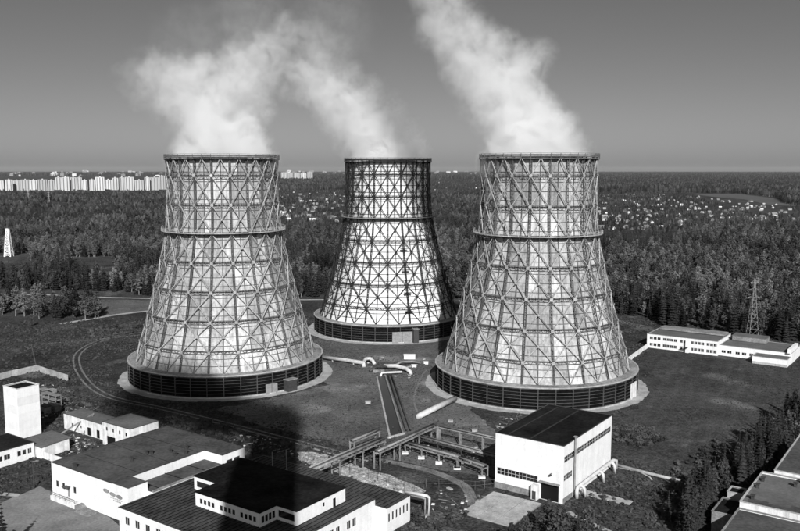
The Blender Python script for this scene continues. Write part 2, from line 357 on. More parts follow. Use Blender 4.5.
def make_tower(T, name, label, loc, phase, gate=None, ladder=None):
    # local a=0 turned towards the camera plus the phase of the lattice
    face = math.atan2(-loc[0], loc[1])                     # turns -Y towards the camera
    rot = face+phase
    t = thing(name, label, 'cooling tower', (loc[0], loc[1], 0), rot, 'lattice cooling towers')
    def front(a, lim):                                     # is the piece at local angle a on the side towards the camera
        d = (a+phase+math.pi) % (2*math.pi)-math.pi
        return abs(d) < lim
    m = T.m
    back = {k: MB() for k in ('c', 'f')}
    def place(nm, key, fn, mat, a, lim=None, bk=None):
        if lim and not front(a, lim):
            q = MB(); fn(q); rt = Matrix.Rotation(a, 3, 'Z'); n = len(back[bk].v)
            back[bk].v += [tuple(rt @ Vector(p)) for p in q.v]; back[bk].f += [tuple(i+n for i in f) for f in q.f]; return
        return link(nm, T.mesh(nm+'|'+key, fn, mat), t, None, a)
    for i, (z0, z1) in enumerate(rows):
        for k in range(N):
            for h in (0, 1): place('cladding_panel', '%d_%d' % (i, h), f_panel(z0, z1, h), m['c'], k*DA, R(128), 'c')
    # solid inner shell behind the panels
    mb = MB(); mb.lathe([(rs(z)-.35, z) for z in (0.3, 7.8, 15.2, 25.6, 36, 46.4, 56.8, 67.3, 78, 84.8)], 40, math.pi/2); mb.build('inner_shell', 'steel_m', t)
    for k in range(N):
        a = k*DA
        for i in range(1, 7):
            place('brace', 'u%d' % i, f_brace(ZR[i], ZR[i+1], DA, off=.02), m['f'], a, R(150), 'f')
            place('brace', 'd%d' % i, f_brace(ZR[i], ZR[i+1], -DA, off=-.05), m['f'], a, R(150), 'f')
        for s in (-1, 1):
            place('brace', 't%d' % s, f_brace(78.0, 84.2, s*DA/2), m['f'], a, R(125), 'f')
            place('brace', 'b%d' % s, f_brace(15.2, ZB+.35, s*DA/2), m['f'], a, R(125), 'f')
        for z in ZR[1:8]: place('gusset_plate', 'n%.0f' % z, f_gusset(z), m['f'], a, R(105), 'f')
        for i in range(1, 7): place('gusset_plate', 'x%d' % i, f_gusset((ZR[i]+ZR[i+1])/2, .55), m['f'], a+DA/2, R(105), 'f')
        place('post', 'p', f_post, m['d'], a); place('mullion', 'm', f_mullion, m['d'], a+DA/2)
    for z in ZR[1:8]:
        if z != 56.8 or True: link('ring_beam', T.mesh('ring_beam|%g' % z, f_ring(z), m['r']), t)
    zs = [ZB+.3]+ZR[1:]
    for i in range(len(zs)-1):
        for q in ((.33, .67) if i == 0 else (.2, .5, .8)):
            z = zs[i]+(zs[i+1]-zs[i])*q; link('girt', T.mesh('girt|%g' % z, f_girt(z), m['d']), t)
    link('gallery', T.mesh('gallery|', f_walk(57.2, 21.5, 23.7, 1.25, (.6, 1.2)), 'steel_l' if m['f'] == 'steel_l' else 'concrete_d'), t)
    link('rim_walkway', T.mesh('rim_walkway|', f_walk(84.2, 19.6, 21.9, 1.7, (.55, 1.1, 1.65)), m['r']), t)
    mb = MB(); mb.lathe([(21.5, 84.5), (21.5, 85.55), (21.35, 85.55), (21.35, 84.5)], 40, math.pi/2); mb.build('rim_parapet', 'louvre_l' if m['f'] == 'steel_d' else 'concrete_d', t)
    # skirt
    nb = 6; bh = (ZB-1.1)/nb
    gates = gate or {}
    for k in range(40):
        a = k*DS
        link('skirt_post', T.mesh('skirt_post|', lambda mb: mb.beam(pol(RS+.12, 0, -.1), pol(RS+.12, 0, ZB-.1), .26, .34, (0, -1, 0)), m['l']), t, None, a)
        for b in range(nb):
            place('louvre_board', 'l%d' % b, f_bay_board(.55+b*bh, .55+b*bh+bh*.80), 'louvre', a)
        link('column', T.mesh('column|%d' % (k % 2), (lambda s: lambda mb: mb.beam(pol(36.4, s*DS*.95, -.1), pol(34.6, 0, ZB-.1), .55, .55, (0, -1, 0)))(1 if k % 2 else -1), 'concrete'), t, None, a+(DS if k % 2 else 0)*0)
    for b in range(nb+1):
        z = .50+b*bh
        mb = MB()
        for k in range(40): mb.beam(pol(RS+.16, k*DS, z), pol(RS+.16, (k+1)*DS, z), .16, .15)
        if ('rail%d' % b) not in T.c: T.c['rail%d' % b] = mb.mesh('skirt_rail', m['l'])
        link('skirt_rail', T.c['rail%d' % b], t)
    mb = MB(); mb.lathe([(33.6, ZB+.25), (RS+.3, ZB+.05), (RS+.3, ZB-.35), (33.6, ZB-.3)], 40, math.pi/2); mb.build('skirt_roof', 'ledge', t)
    mb = MB(); mb.lathe([(RS-.1, ZB+.16), (RS+.42, ZB+.16), (RS+.42, ZB-.18), (RS+.32, ZB-.18)], 40, math.pi/2); mb.build('skirt_lip', 'concrete', t)
    mb = MB(); mb.lathe([(RS+.7, -.2), (RS+.7, .42), (RS-.3, .42), (RS-.3, -.2)], 40, math.pi/2); mb.build('plinth', 'concrete', t)
    for key, mt in (('c', m['c']), ('f', m['f'])):
        if back[key].v: tag(back[key].build('rear_cladding' if key == 'c' else 'rear_bracing', mt, t), kind='stuff')
    if ladder is not None:
        a = ladder-phase; mb = MB(); tt = Vector((math.cos(a), math.sin(a), 0)); zs_ = [ZB+.4]+ZR[1:]
        for i in range(len(zs_)-1):
            for sx in (-.35, .35): mb.beam(pol(rl(zs_[i])+.35, a, zs_[i])+tt*sx, pol(rl(zs_[i+1])+.35, a, zs_[i+1])+tt*sx, .1, .1, (0, -1, 0))
        lo = mb.build('ladder', m['r'], t)
        for z in (14.0, 22.5, 33, 43):
            mb = MB(); c = pol(rl(z)+.9, a, z); n = pol(1, a, 0); mb.beam(c-tt*1.8, c+tt*1.8, 1.6, .2); mb.beam(c-tt*1.8+n*.7+Vector((0, 0, 1.1)), c+tt*1.8+n*.7+Vector((0, 0, 1.1)), .12, .12); mb.beam(c-tt*1.8+n*.7, c-tt*1.8+n*.7+Vector((0, 0, 1.1)), .1, .1); mb.beam(c+tt*1.8+n*.7, c+tt*1.8+n*.7+Vector((0, 0, 1.1)), .1, .1); mb.build('ladder_platform', m['r'], lo)
    for g in (gate or []):
        kind, ang, wd, ht, mt = g; a = ang-phase
        mb = MB(); n = pol(1, a, 0); tt = Vector((math.cos(a), math.sin(a), 0))
        c = pol(RS+.25, a, 0); dp = 2.6 if kind == 'booth' else .35
        p = [c-tt*wd/2, c+tt*wd/2]; q = [p[0]+n*dp, p[1]+n*dp]
        mb.prism([(*q[0].xy,), (*q[1].xy,), (*p[1].xy,), (*p[0].xy,)], 0, ht); o = mb.build(kind, mt, t)
        if kind == 'booth':
            mb = MB(); mb.prism([(*(q[0]+n*.2-tt*.2).xy,), (*(q[1]+n*.2+tt*.2).xy,), (*(p[1]+tt*.2).xy,), (*(p[0]-tt*.2).xy,)], ht+.003, ht+.25); mb.build('booth_roof', 'concrete_d', o)
        else:
            mb = MB(); c2 = c+n*(dp+.01); mb.beam(c2+Vector((0, 0, .1)), c2+Vector((0, 0, ht-.1)), .12, .06, n); mb.build('gate_joint', 'dark', o)
    return t
T1 = Tower('steel_l', 'steel_m', 'clad', 'steel_m', 'louvre_l'); T1.m['r'] = 'steel_m'
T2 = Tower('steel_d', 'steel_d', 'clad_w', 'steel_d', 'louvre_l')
TL = (-68.4, 322.4); TM = (-6.0, 417.0); TR = (50.9, 306.7)
make_tower(T1, 'cooling_tower', 'grey cooling tower with pale lattice, leftmost of three, track curving round its base', TL, R(6.8), [('booth', R(35), 4.2, 4.2, 'darkmetal'), ('gate_panel', R(24), 4.6, 3.6, 'metal')])
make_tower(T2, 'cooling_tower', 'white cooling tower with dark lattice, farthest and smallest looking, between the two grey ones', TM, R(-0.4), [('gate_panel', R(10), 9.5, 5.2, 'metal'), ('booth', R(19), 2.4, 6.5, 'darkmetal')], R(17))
make_tower(T1, 'cooling_tower', 'grey cooling tower with pale lattice, rightmost of three, behind the pump house', TR, R(-7.1), [('gate_panel', R(66), 5.5, 5.5, 'white_dirty')])
for (cx, cy_), nm in ((TL, 'apron'), (TM, 'apron'), (TR, 'apron')):
    mb = MB(); k = 128
    for i in range(k):
        a, b = 2*math.pi*i/k, 2*math.pi*(i+1)/k; r0, r1 = 37, 41.3+.22*math.sin(i*.9)+.15*math.sin(i*2.3)
        mb.quad((cx+r0*math.cos(a), cy_+r0*math.sin(a), .02), (cx+r1*math.cos(a), cy_+r1*math.sin(a), .02), (cx+r1*math.cos(b), cy_+r1*math.sin(b), .02), (cx+r0*math.cos(b), cy_+r0*math.sin(b), .02))
    struct(nm, mb, 'concrete')
# the chimney that carries the gallery the picture is taken from; its shadow falls across the yard
ch = thing('chimney', 'tall concrete chimney whose shadow falls across the plant roofs', 'chimney', (-10.5, -14, 0))
mb = MB(); mb.lathe([(10.8, 0), (9.2, 60), (7.9, 115), (6.6, 158), (5.8, 158), (5.8, 150)], 48); mb.build('shaft', 'brick', ch, True)

# ================================================================== BUILDINGS
def wall_face(mb, P, D, n, length, h, ops, dep=.22):
    """wall of the given length from P along D, outward normal n, with rectangular openings (s0, s1, z0, z1)"""
    xs = sorted({0, length, *[o[0] for o in ops], *[o[1] for o in ops]}); zs = sorted({0, h, *[o[2] for o in ops], *[o[3] for o in ops]})
    up = Vector((0, 0, 1))
    for i in range(len(xs)-1):
        for j in range(len(zs)-1):
            cx, cz = (xs[i]+xs[i+1])/2, (zs[j]+zs[j+1])/2
            if any(o[0] < cx < o[1] and o[2] < cz < o[3] for o in ops): continue
            mb.quad(P+D*xs[i]+up*zs[j], P+D*xs[i+1]+up*zs[j], P+D*xs[i+1]+up*zs[j+1], P+D*xs[i]+up*zs[j+1])
    for s0, s1, z0, z1 in [o[:4] for o in ops]:
        a, b, c, d = [P+D*s+up*z for s, z in ((s0, z0), (s1, z0), (s1, z1), (s0, z1))]; k = n*-dep
        for p, q in ((b, a), (c, b), (d, c), (a, d)): mb.quad(p, q, q+k, p+k)
def bld(name, label, cat, u0, u1, v0, v1, h, wall='white', roof='roof_g', S=(), E_=(), par=.35, coping='concrete_d', group=None, z0=0, parent=None, deck=True, poly=None):
    """flat-roofed building in plant coordinates; S faces -v, E faces +u; openings (s0, s1, z0, z1, kind)"""
    if parent is None: t = thing(name, label, cat, W(u0, v0, z0), ROT, group)
    else: t = parent
    du, dv = u1-u0, v1-v0
    ox = Vector((0, 0, 0))
    mb = MB(); X, Y = Vector((1, 0, 0)), Vector((0, 1, 0))
    hh = h+par
    wall_face(mb, ox, X, -Y, du, hh, S); wall_face(mb, ox+X*du, Y, X, dv, hh, E_)
    wall_face(mb, ox+X*du+Y*dv, -X, Y, du, hh, ()); wall_face(mb, ox+Y*dv, -Y, -X, dv, hh, ())
    mb.build('wall', wall, t)
    mb = MB(); flush = coping in ('darkmetal', 'roof_g')
    mb.box(.02, du-.02, .02, dv-.02, h-.3, hh-.02 if flush else h); rf = mb.build('roof', roof, t)
    mb = MB(); e = .12; wd = .14 if flush else .30
    mb.box(-e, du+e, -e, wd, hh+.004, hh+.10); mb.box(-e, du+e, dv-wd, dv+e, hh+.004, hh+.10); mb.box(-e, wd, wd, dv-wd, hh+.004, hh+.10); mb.box(du-wd, du+e, wd, dv-wd, hh+.004, hh+.10)
    mb.build('coping', coping, t)
    for face, ops in (('S', S), ('E', E_)):
        for o in ops:
            kind = o[4] if len(o) > 4 else 'window'
            s0, s1, a, b = o[:4]; c = Vector(((s0+s1)/2, .14, (a+b)/2)) if face == 'S' else Vector((du-.14, (s0+s1)/2, (a+b)/2))
            window(t, kind, c, s1-s0, b-a, face)
    t['du'] = du
    del t['du']
    return t
WC = {}
def window(t, kind, c, wd, ht, face):
    key = (kind, round(wd, 2), round(ht, 2))
    if key not in WC:
        mb = MB(); mb.box(-wd/2, wd/2, -.02, .06, -ht/2, ht/2)
        fr = MB(); f = .09; nx = max(1, round(wd/(1.05 if kind == 'band' else .8))) if kind in ('window', 'band') else (max(1, round(wd/1.6)))
        fr.box(-wd/2, wd/2, -.06, -.022, -ht/2, -ht/2+f); fr.box(-wd/2, wd/2, -.06, -.022, ht/2-f, ht/2)
        for i in range(nx+1):
            x = -wd/2+f/2+(wd-f)*i/nx; fr.box(x-f/2, x+f/2, -.058, -.024, -ht/2+f, ht/2-f)
        if kind == 'band': fr.box(-wd/2, wd/2, -.07, -.059, -.05, .05)
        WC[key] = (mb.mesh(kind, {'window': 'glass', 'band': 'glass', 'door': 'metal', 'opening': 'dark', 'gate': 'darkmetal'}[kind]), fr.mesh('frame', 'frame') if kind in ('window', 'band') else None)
    me, fr = WC[key]; rz = 0 if face == 'S' else math.pi/2
    nm = {'opening': 'doorway', 'band': 'window_band'}.get(kind, kind)
    o = link(nm, me, t, c, rz)
    if fr: link('frame', fr, o)
    return o
def row(s0, n, pitch, wd, z0, z1, kind='window'): return [(s0+i*pitch, s0+i*pitch+wd, z0, z1, kind) for i in range(n)]
def rooftop(label, u, v, z, kind='vent'):
    t = thing('roof_vent', label, 'vent', W(u, v, z), ROT)
    mb = MB(); mb.box(-.3, .3, -.3, .3, 0, .8); mb.build('stack', 'darkmetal', t)
    mb = MB(); mb.box(-.5, .5, -.5, .5, .95, 1.1); mb.box(-.06, .06, -.06, .06, .8, .95); mb.build('cap', 'darkmetal', t)
    return t

# ---- pump house beside the right tower
ph = bld('pump_house', 'tall white pump house with black roof in front of the right cooling tower', 'building', -97.5, -79, 179.4, 210.3, 14.1, 'white', 'roof_d',
         S=[(.5, 11.8, 3.7, 5.5, 'band')]+[(12.7, 17.4, .05, 4.4, 'opening')], E_=[(.4, 30.5, 10.0, 11.6, 'band'), (.4, 5.4, 5.4, 7.0, 'band')], par=.25, coping='darkmetal')
mb = MB(); mb.box(-.02, 10.6, -.05, -.003, 0, 1.6); mb.box(18.503, 18.55, 0, 5.6, 0, 1.3); mb.build('plinth_band', 'concrete_d', ph)
mb = MB(); mb.box(10.8, 12.4, -1.6, -.004, 0, 3.6); pb = mb.build('porch', 'white_dirty', ph); mb = MB(); mb.box(11.1, 12.1, -1.64, -1.602, .1, 2.2); mb.build('door', 'darkmetal', pb)
mb = MB(); mb.box(12.4, 17.7, -1.0, -.004, 4.5, 4.7); mb.build('canopy', 'concrete_d', ph)
mb = MB(); mb.beam((9.3, 1, 14.37), (9.3, 29.8, 14.37), .35, .22); mb.build('roof_seam', 'roof_seam', ph); mb = MB(); mb.beam((3.3, 1, 14.36), (3.3, 29.8, 14.36), .3, .2); mb.build('roof_seam', 'roof_seam', ph)
mb = MB(); mb.tube([(19.0, 5.7, 1.5), (19.0, 5.7, 15.2)], .22); mb.box(18.6, 19.4, 5.4, 6.0, 15.2, 15.5); mb.build('downpipe', 'metal', ph)
mb = MB(); mb.tube([(15.5, -.02, 7), (15.5, -.5, 7.2), (15.5, -.7, 7.0)], .07, 6); mb.box(15.25, 15.75, -1.0, -.55, 6.7, 7.0); mb.build('wall_lamp', 'darkmetal', ph)
hp = thing('heating_pipe', 'fat pale pipe running low along the right wall of the pump house', 'pipe', W(-77.6, 184.5, 0), ROT)
mb = MB(); mb.tube([(0, 0, .1), (0, 0, 2.2), (0, .5, 2.7), (0, 24, 2.7), (.4, 25, 2.5), (.4, 25.2, .1)], .45, 10); mb.build('main', 'pipe_l', hp, True)
for y in (2, 14, 22): mb = MB(); mb.tube([(0, y, 2.6), (.7, y, 2.6), (1.2, y, 2.1), (1.2, y, .0)], .42, 10); mb.build('branch', 'pipe_l', hp, True)

# ---- administration block (A) and its low flank
A = bld('office_block', 'white two storey block with grey felt roof and three ovals on its wall', 'building', -184.8, -160.5, 111.9, 147.3, 8.0, 'white', 'roof_g',
        S=[(1.6, 2.8, 2.4, 4.1), (4.2, 5.4, 2.4, 4.1), (8.8, 10.0, 2.4, 4.1), (6.3, 7.5, .3, 3.4, 'door')], E_=[], par=.3, coping='darkmetal')
def sub(parent, u0, v0, x0, x1, y0, y1, z0, z1, nm, mat):
    mb = MB(); mb.box(x0-u0, x1-u0, y0-v0, y1-v0, z0, z1); return mb.build(nm, mat, parent)
au, av = -184.8, 111.9
sub(A, au, av, -160.497, -154.8, 111.9, 117.4, 0, 8.3, 'front_bay', 'white'); sub(A, au, av, -160.497, -154.7, 112.0, 117.3, 8.303, 8.38, 'bay_roof', 'roof_g')
rb = sub(A, au, av, -160.497, -153.9, 139.5, 147.3, 0, 8.3, 'rear_bay', 'white'); sub(A, au, av, -160.497, -153.8, 139.5, 147.3, 8.303, 8.38, 'bay_roof', 'roof_g')
for k in range(2): sub(rb, au, av, -153.897, -153.85, 141+k*2.6, 142.9+k*2.6, 4.6, 6.6, 'window', 'glass')
sub(A, au, av, -160.497, -153, 117.403, 139.497, 0, 6.0, 'low_flank', 'white'); lf = sub(A, au, av, -160.4, -153.3, 117.5, 139.4, 6.003, 6.09, 'flank_roof', 'roof_g')
for k in range(3): mb = MB(); mb.box(24.2+.02, 24.2+7.6, 8+k*7-.1, 8+k*7+.1, 6.1, 6.2); mb.build('flank_rib', 'roof_d', lf)
sub(A, au, av, -153.3, -153.0+.05, 117.5, 139.4, 6.003, 6.45, 'flank_parapet', 'concrete_d')
# emblem of three ovals, with two faint lines under it, on the front wall
for i, (x, z) in enumerate(((22.0, 6.0), (24.4, 5.7), (26.9, 5.6))):
    mb = MB(); mb.poly([(x+1.15*math.cos(q*math.pi/12), -.012, z+.5*math.sin(q*math.pi/12)) for q in range(24)]); mb.build('emblem_oval', 'concrete_d', A)
for i, (x0, x1, z) in enumerate(((23.6, 28.4, 4.7), (24.6, 28.0, 4.2))):
    mb = MB()
    for k in range(int((x1-x0)/.5)): mb.box(x0+k*.5, x0+k*.5+.34, -.03, -.003, z, z+.3)
    mb.build('emblem_line', 'concrete', A)
mb = MB(); mb.box(2.5, 12.5, -2.2, -.003, 0, 1.1); pc = mb.build('porch', 'white_dirty', A)
mb = MB()
for k in range(5): mb.box(12.503+k*.5, 13.0+k*.5, -2.2, -.2, 0, .95-.19*k)
mb.build('step', 'concrete_d', pc)
mb = MB()
for x in (2.6, 4.5, 6.5, 8.5, 10.5, 12.4): mb.beam((x, -2.1, 1.1), (x, -2.1, 2.1), .07, .07, (0, 1, 0))
mb.beam((2.6, -2.1, 2.1), (12.4, -2.1, 2.1), .07, .07); mb.beam((2.6, -2.1, 1.6), (12.4, -2.1, 1.6), .05, .05); mb.build('railing', 'darkmetal', pc)
mb = MB(); mb.box(14, 19, -3.2, -.4, 0, .35); mb.build('steps', 'concrete_d', A)
mb = MB(); mb.box(6.0, 7.8, -1.3, -.003, 3.6, 3.75); mb.build('canopy', 'darkmetal', A)
for i, (x, y) in enumerate(((8.2, 1.2), (15.5, 12.0), (14.6, 17.2), (15.6, 17.9), (18.5, 21.5), (19.5, 26), (21.5, 20.6), (22.5, 23.2))):
    rooftop(('squat vent at the front edge of the grey felt roof with the ovals below', 'lone vent in the middle of the grey felt roof above the ovals', 'left of a close pair of vents on the grey felt roof', 'right of a close pair of vents on the grey felt roof', 'vent on the grey felt roof just beyond the close pair', 'vent on the grey felt roof farthest from the camera', 'vent on the grey felt roof nearest the low flank', 'vent on the grey felt roof by the notch over the low flank')[i], au+x, av+y, 8.28)
for i in range(3):
    mb = MB(); mb.box(.6, 23.6, 8+i*9, 8.12+i*9, 8.283, 8.31); mb.build('felt_seam', 'roof_d', A)

# ---- workshop (B) with ribbed roof and raised upper storey
B = bld('workshop', 'long white workshop with dark ribbed roof at the bottom of the view', 'building', -149.2, -106.6, 105.5, 141.0, 7.3, 'white', 'roof_r',
        S=row(2.0, 12, 3.4, 1.5, 4.2, 6.0)+row(2.0, 12, 3.4, 1.5, 1.0, 2.8), E_=[(14.5, 16, 4.0, 5.9), (20.0, 21.3, 4.0, 5.9), (22.0, 23.3, 4.0, 5.9), (25.6, 26.9, 4.0, 5.9), (27.5, 28.8, 4.0, 5.9)], par=.22, coping='darkmetal')
bu, bv = -149.2, 105.5
rib = None
for k in range(34):
    mb = MB() if rib is None else None
    if rib is None: mb.box(-.045, .045, 0, 35.0, 0, .10); rib = mb.mesh('roof_rib', 'roof_d')
    link('roof_rib', rib, B, (.6+k*1.25, .25, 7.505))
poly = [(-136.4, 115.8), (-117, 115.8), (-117, 120.7), (-111.4, 120.7), (-111.4, 136.5), (-144, 136.5), (-144, 122), (-136.4, 122)]
U2 = tag(link('upper_storey', None, B, (0, 0, 7.3)), None)
pl = [(p[0]-bu, p[1]-bv) for p in poly]
mb = MB(); Xv, Yv = Vector((1, 0, 0)), Vector((0, 1, 0))
up_ops = [[*row(1.3, 4, 1.25, .85, 1.0, 2.1), *row(7.6, 4, 1.25, .85, 1.0, 2.1), *row(13.7, 4, 1.25, .85, 1.0, 2.1)], row(.5, 4, 1.05, .85, .8, 2.3), [(.5, 5.0, .9, 2.4, 'window')], [(8.2, 8.9, 1.4, 2.3, 'window'), (11.6, 12.6, .1, 2.1, 'opening')], [], [], [(.8, 6.6, .9, 2.3, 'window')], []]
wins = []
for i in range(8):
    a, b = Vector((*pl[i], 0)), Vector((*pl[(i+1) % 8], 0)); d = (b-a).normalized(); n = Vector((d.y, -d.x, 0))
    wall_face(mb, a, d, n, (b-a).length, 3.2, up_ops[i], .15)
    for o in up_ops[i]: wins.append((a+d*((o[0]+o[1])/2)-n*.10+Vector((0, 0, (o[2]+o[3])/2)), o[1]-o[0], o[3]-o[2], o[4], math.atan2(d.y, d.x)))
U2m = mb.mesh('upper_storey', 'white'); bpy.data.objects.remove(U2); U2 = link('upper_storey', U2m, B, (0, 0, 7.32))
for c, wd, ht, kd, rz in wins:
    o = window(U2, kd, c, wd, ht, 'S'); o.rotation_euler = (0, 0, rz)
    for ch_ in list(o.children):                     # keep thing > part > sub-part
        bpy.data.objects.remove(ch_)
def off(pts, e):
    out = []
    for i in range(len(pts)):
        p0, p, p2 = Vector(pts[i-1]), Vector(pts[i]), Vector(pts[(i+1) % len(pts)])
        d0 = (p-p0).normalized(); d1 = (p2-p).normalized(); out.append(tuple(p+Vector((d0.y, -d0.x))*e+Vector((d1.y, -d1.x))*e))
    return out
mb = MB(); mb.prism(off(pl, .18), 3.205, 3.38); mb.build('upper_roof', 'roof_d', U2)
for x, y in ((10, 8), (13, 12), (16, 9.5), (22, 14)):
    pass
BK = bld('rear_wing', 'low rear wing of the workshop with ribbed dark roof beside the gravel strip', 'building', -150.0, -103.6, 141.3, 150.3, 5.8, 'white', 'roof_r', S=[], E_=row(.6, 6, 1.4, .75, 2.6, 4.6), par=.2, coping='darkmetal')
rib2 = MB().box(-.045, .045, 0, 8.5, 0, .09).mesh('roof_rib', 'roof_d')
for k in range(36): link('roof_rib', rib2, BK, (.6+k*1.28, .25, 5.985))
for i, (x, y, hh) in enumerate(((272.5, 461, 5.5), (286.5, 457, 5.0), (238, 466, 3.0))):
    p = G(x, y+ (13 if i < 2 else 8), 6.0)
    t = thing('mast', ('thin antenna mast on the workshop roof, left of the two', 'thin antenna mast on the workshop roof, right of the two', 'short stub mast near the corner of the workshop roof')[i], 'mast', p)
    mb = MB(); mb.tube([(0, 0, 0), (0, 0, hh)], .09, 6); mb.build('pole', 'metal', t); mb = MB(); mb.box(-.3, .3, -.3, .3, 0, .15); mb.build('base', 'concrete_d', t)

# ---- left edge buildings
bt = bld('silo_block', 'tall narrow white panel block with flat dark top at the left edge', 'tower block', -239, -231.7, 130.4, 137.6, 15.0, 'white', 'roof_d', par=.35, coping='white_dirty')
for i in range(6):
    for f in range(2):
        if f == 0: mb = MB().box(.05, 7.25, -.045, -.003, .1+i*2.5, 2.54+i*2.5)
        else: mb = MB().box(7.303, 7.345, .05, 7.15, .1+i*2.5, 2.54+i*2.5)
        mb.build('wall_panel', 'slabwhite', bt)
LB = bld('low_garage', 'low white building with a row of windows, cut by the left edge', 'building', -227, -213.4, 95, 124.4, 4.2, 'white', 'roof_d',
    E_=[(12, 14.6, 1.6, 3.1), (15.2, 17.6, 1.6, 3.1), (18.4, 20.2, 1.6, 3.1), (20.6, 22.4, 1.6, 3.1), (24.4, 25.5, 1.6, 3.1), (25.9, 27.0, 1.6, 3.1), (27.4, 28.6, 1.6, 3.1)], par=.2, coping='darkmetal')
C1 = bld('old_garage', 'weathered white garage with dark doorways behind the shed', 'garage', -230.6, -210, 144.6, 151.4, 4.6, 'white_dirty', 'roof_l',
    S=[(12.0, 13.8, .05, 2.6, 'opening'), (16.6, 18.2, .05, 2.6, 'opening'), (4, 5, 1.4, 2.4, 'opening'), (8.4, 9.2, 1.5, 2.5, 'window')], par=.12, coping='roof_g')
C2 = bld('small_hall', 'small grey-roofed white hall with three windows, next to the weathered garage', 'building', -207.6, -194.7, 142.3, 152.2, 6.7, 'white_dirty', 'roof_l',
    S=row(1.6, 4, 3.0, .9, 4.4, 5.6)+[(2.0, 6.0, .05, 3.0, 'opening'), (8.0, 9.4, .05, 2.4, 'door')], par=.12, coping='roof_g')
sh = thing('shed', 'grey sloping-roofed shed in front of the tall narrow block', 'shed', W(-219.8, 124.6), ROT)
mb = MB(); mb.box(.2, 8.8, .2, 9.0, 0, 3.3); mb.build('wall', 'white_dirty', sh)
mb = MB(); mb.poly([(-.2, -.1, 3.55), (9.2, -.1, 3.35), (9.2, 9.3, 3.9), (-.2, 9.3, 4.1)]); mb.poly([(-.2, 9.3, 3.95), (9.2, 9.3, 3.75), (9.2, -.1, 3.2), (-.2, -.1, 3.4)])
mb.quad((9.2, -.1, 3.2), (9.2, 9.3, 3.75), (9.2, 9.3, 3.9), (9.2, -.1, 3.35)); mb.quad((-.2, -.1, 3.4), (9.2, -.1, 3.2), (9.2, -.1, 3.35), (-.2, -.1, 3.55)); mb.build('roof', 'roof_l', sh)
def slab_wall(name, label, pts, h, mat='concrete', pitch=3.0, wd=.2, cat='wall'):
    pts = [Vector(p) for p in pts]; t = thing(name, label, cat, (*pts[0].xy, 0)); o0 = pts[0]
    for a, b in zip(pts, pts[1:]):
        n = max(1, round((b-a).length/pitch))
        for i in range(n):
            p, q = a.lerp(b, i/n)-o0, a.lerp(b, (i+1)/n)-o0; d = (q-p).normalized(); j = random.uniform(-.04, .04)
            mb = MB(); mb.beam(p+d*.04+Vector((0, 0, h/2+j)), q-d*.04+Vector((0, 0, h/2+j)), wd, h); mb.build('wall_panel', mat, t)
    return t
slab_wall('concrete_wall', 'pale concrete wall joining the low white building and the grey-roofed block', [W(-213.2, 125.4), W(-200, 125.4), W(-189.5, 121.5)], 2.0, 'white_dirty')
slab_wall('concrete_wall', 'pale concrete wall bent round the scrap yard at the left edge', [G(-60, 393), G(-20, 385), G(12, 376.5), G(37, 371), G(52, 376), G(68, 381)], 2.4, 'concrete')
slab_wall('concrete_wall', 'white concrete wall between the right cooling tower and the long low building', [G(628, 362.5), G(649, 347)], 2.2, 'white_dirty')

# ---- long building behind the field
LG = bld('long_building', 'long white two storey building with grey roof at the forest edge', 'building', -122.5, -91.6, 367.0, 389, 6.0, 'white', 'roof_l',
    S=[o for z0, z1 in ((.9, 2.3), (3.9, 5.2)) for o in row(1.2, 3, 1.75, 1.45, z0, z1)+row(7.2, 4, 1.6, 1.35, z0, z1)+row(14.6, 2, 1.6, 1.35, z0, z1)+row(19.4, 4, 1.5, 1.3, z0, z1)+row(26.2, 3, 1.5, 1.3, z0, z1)], par=.25, coping='concrete')
mb = MB(); mb.box(17.6, 19.0, -1.4, -.003, 0, 5.6); mb.build('stair_bay', 'white', LG); mb = MB(); mb.box(16.4, 18.8, -2.6, -1.41, 2.4, 2.6); mb.build('canopy', 'darkmetal', LG)
mb = MB(); mb.box(1, 30, 14, 21.5, 6.3, 7.0); mb.build('roof_ridge', 'concrete_d', LG)
L2 = bld('long_annex', 'lower white wing with grey roof continuing the long building to the right', 'building', -91.5, -62.5, 369.2, 389, 4.3, 'white', 'roof_l',
    S=[*row(1.0, 2, 2.4, 1.8, 1.2, 2.4), *row(6.8, 2, 2.6, 1.8, 1.2, 2.4), *row(12.4, 2, 2.2, 1.6, 1.2, 2.4)], par=.2, coping='concrete')
mb = MB(); mb.box(2, 16, 14, 21, 4.5, 6.6); mb.build('raised_rear', 'concrete_d', L2); mb = MB(); mb.box(1.8, 16.2, 13.8, 21.2, 6.603, 6.8); mb.build('rear_roof', 'roof_l', L2)
mb = MB(); mb.box(27.6, 28.9, -1.5, 14, 4.6, 6.4); mb.build('end_wall', 'white', L2)
L3 = bld('garage_annex', 'small white flat-roofed annex in front of the lower wing of the long building', 'building', -76.2, -62.7, 361.5, 369.0, 2.9, 'white', 'roof_l', S=[], par=.15, coping='concrete')
mb = MB(); mb.box(.05, 13.45, -.06, -.003, .0, 1.0); mb.build('plinth_band', 'concrete', L3)

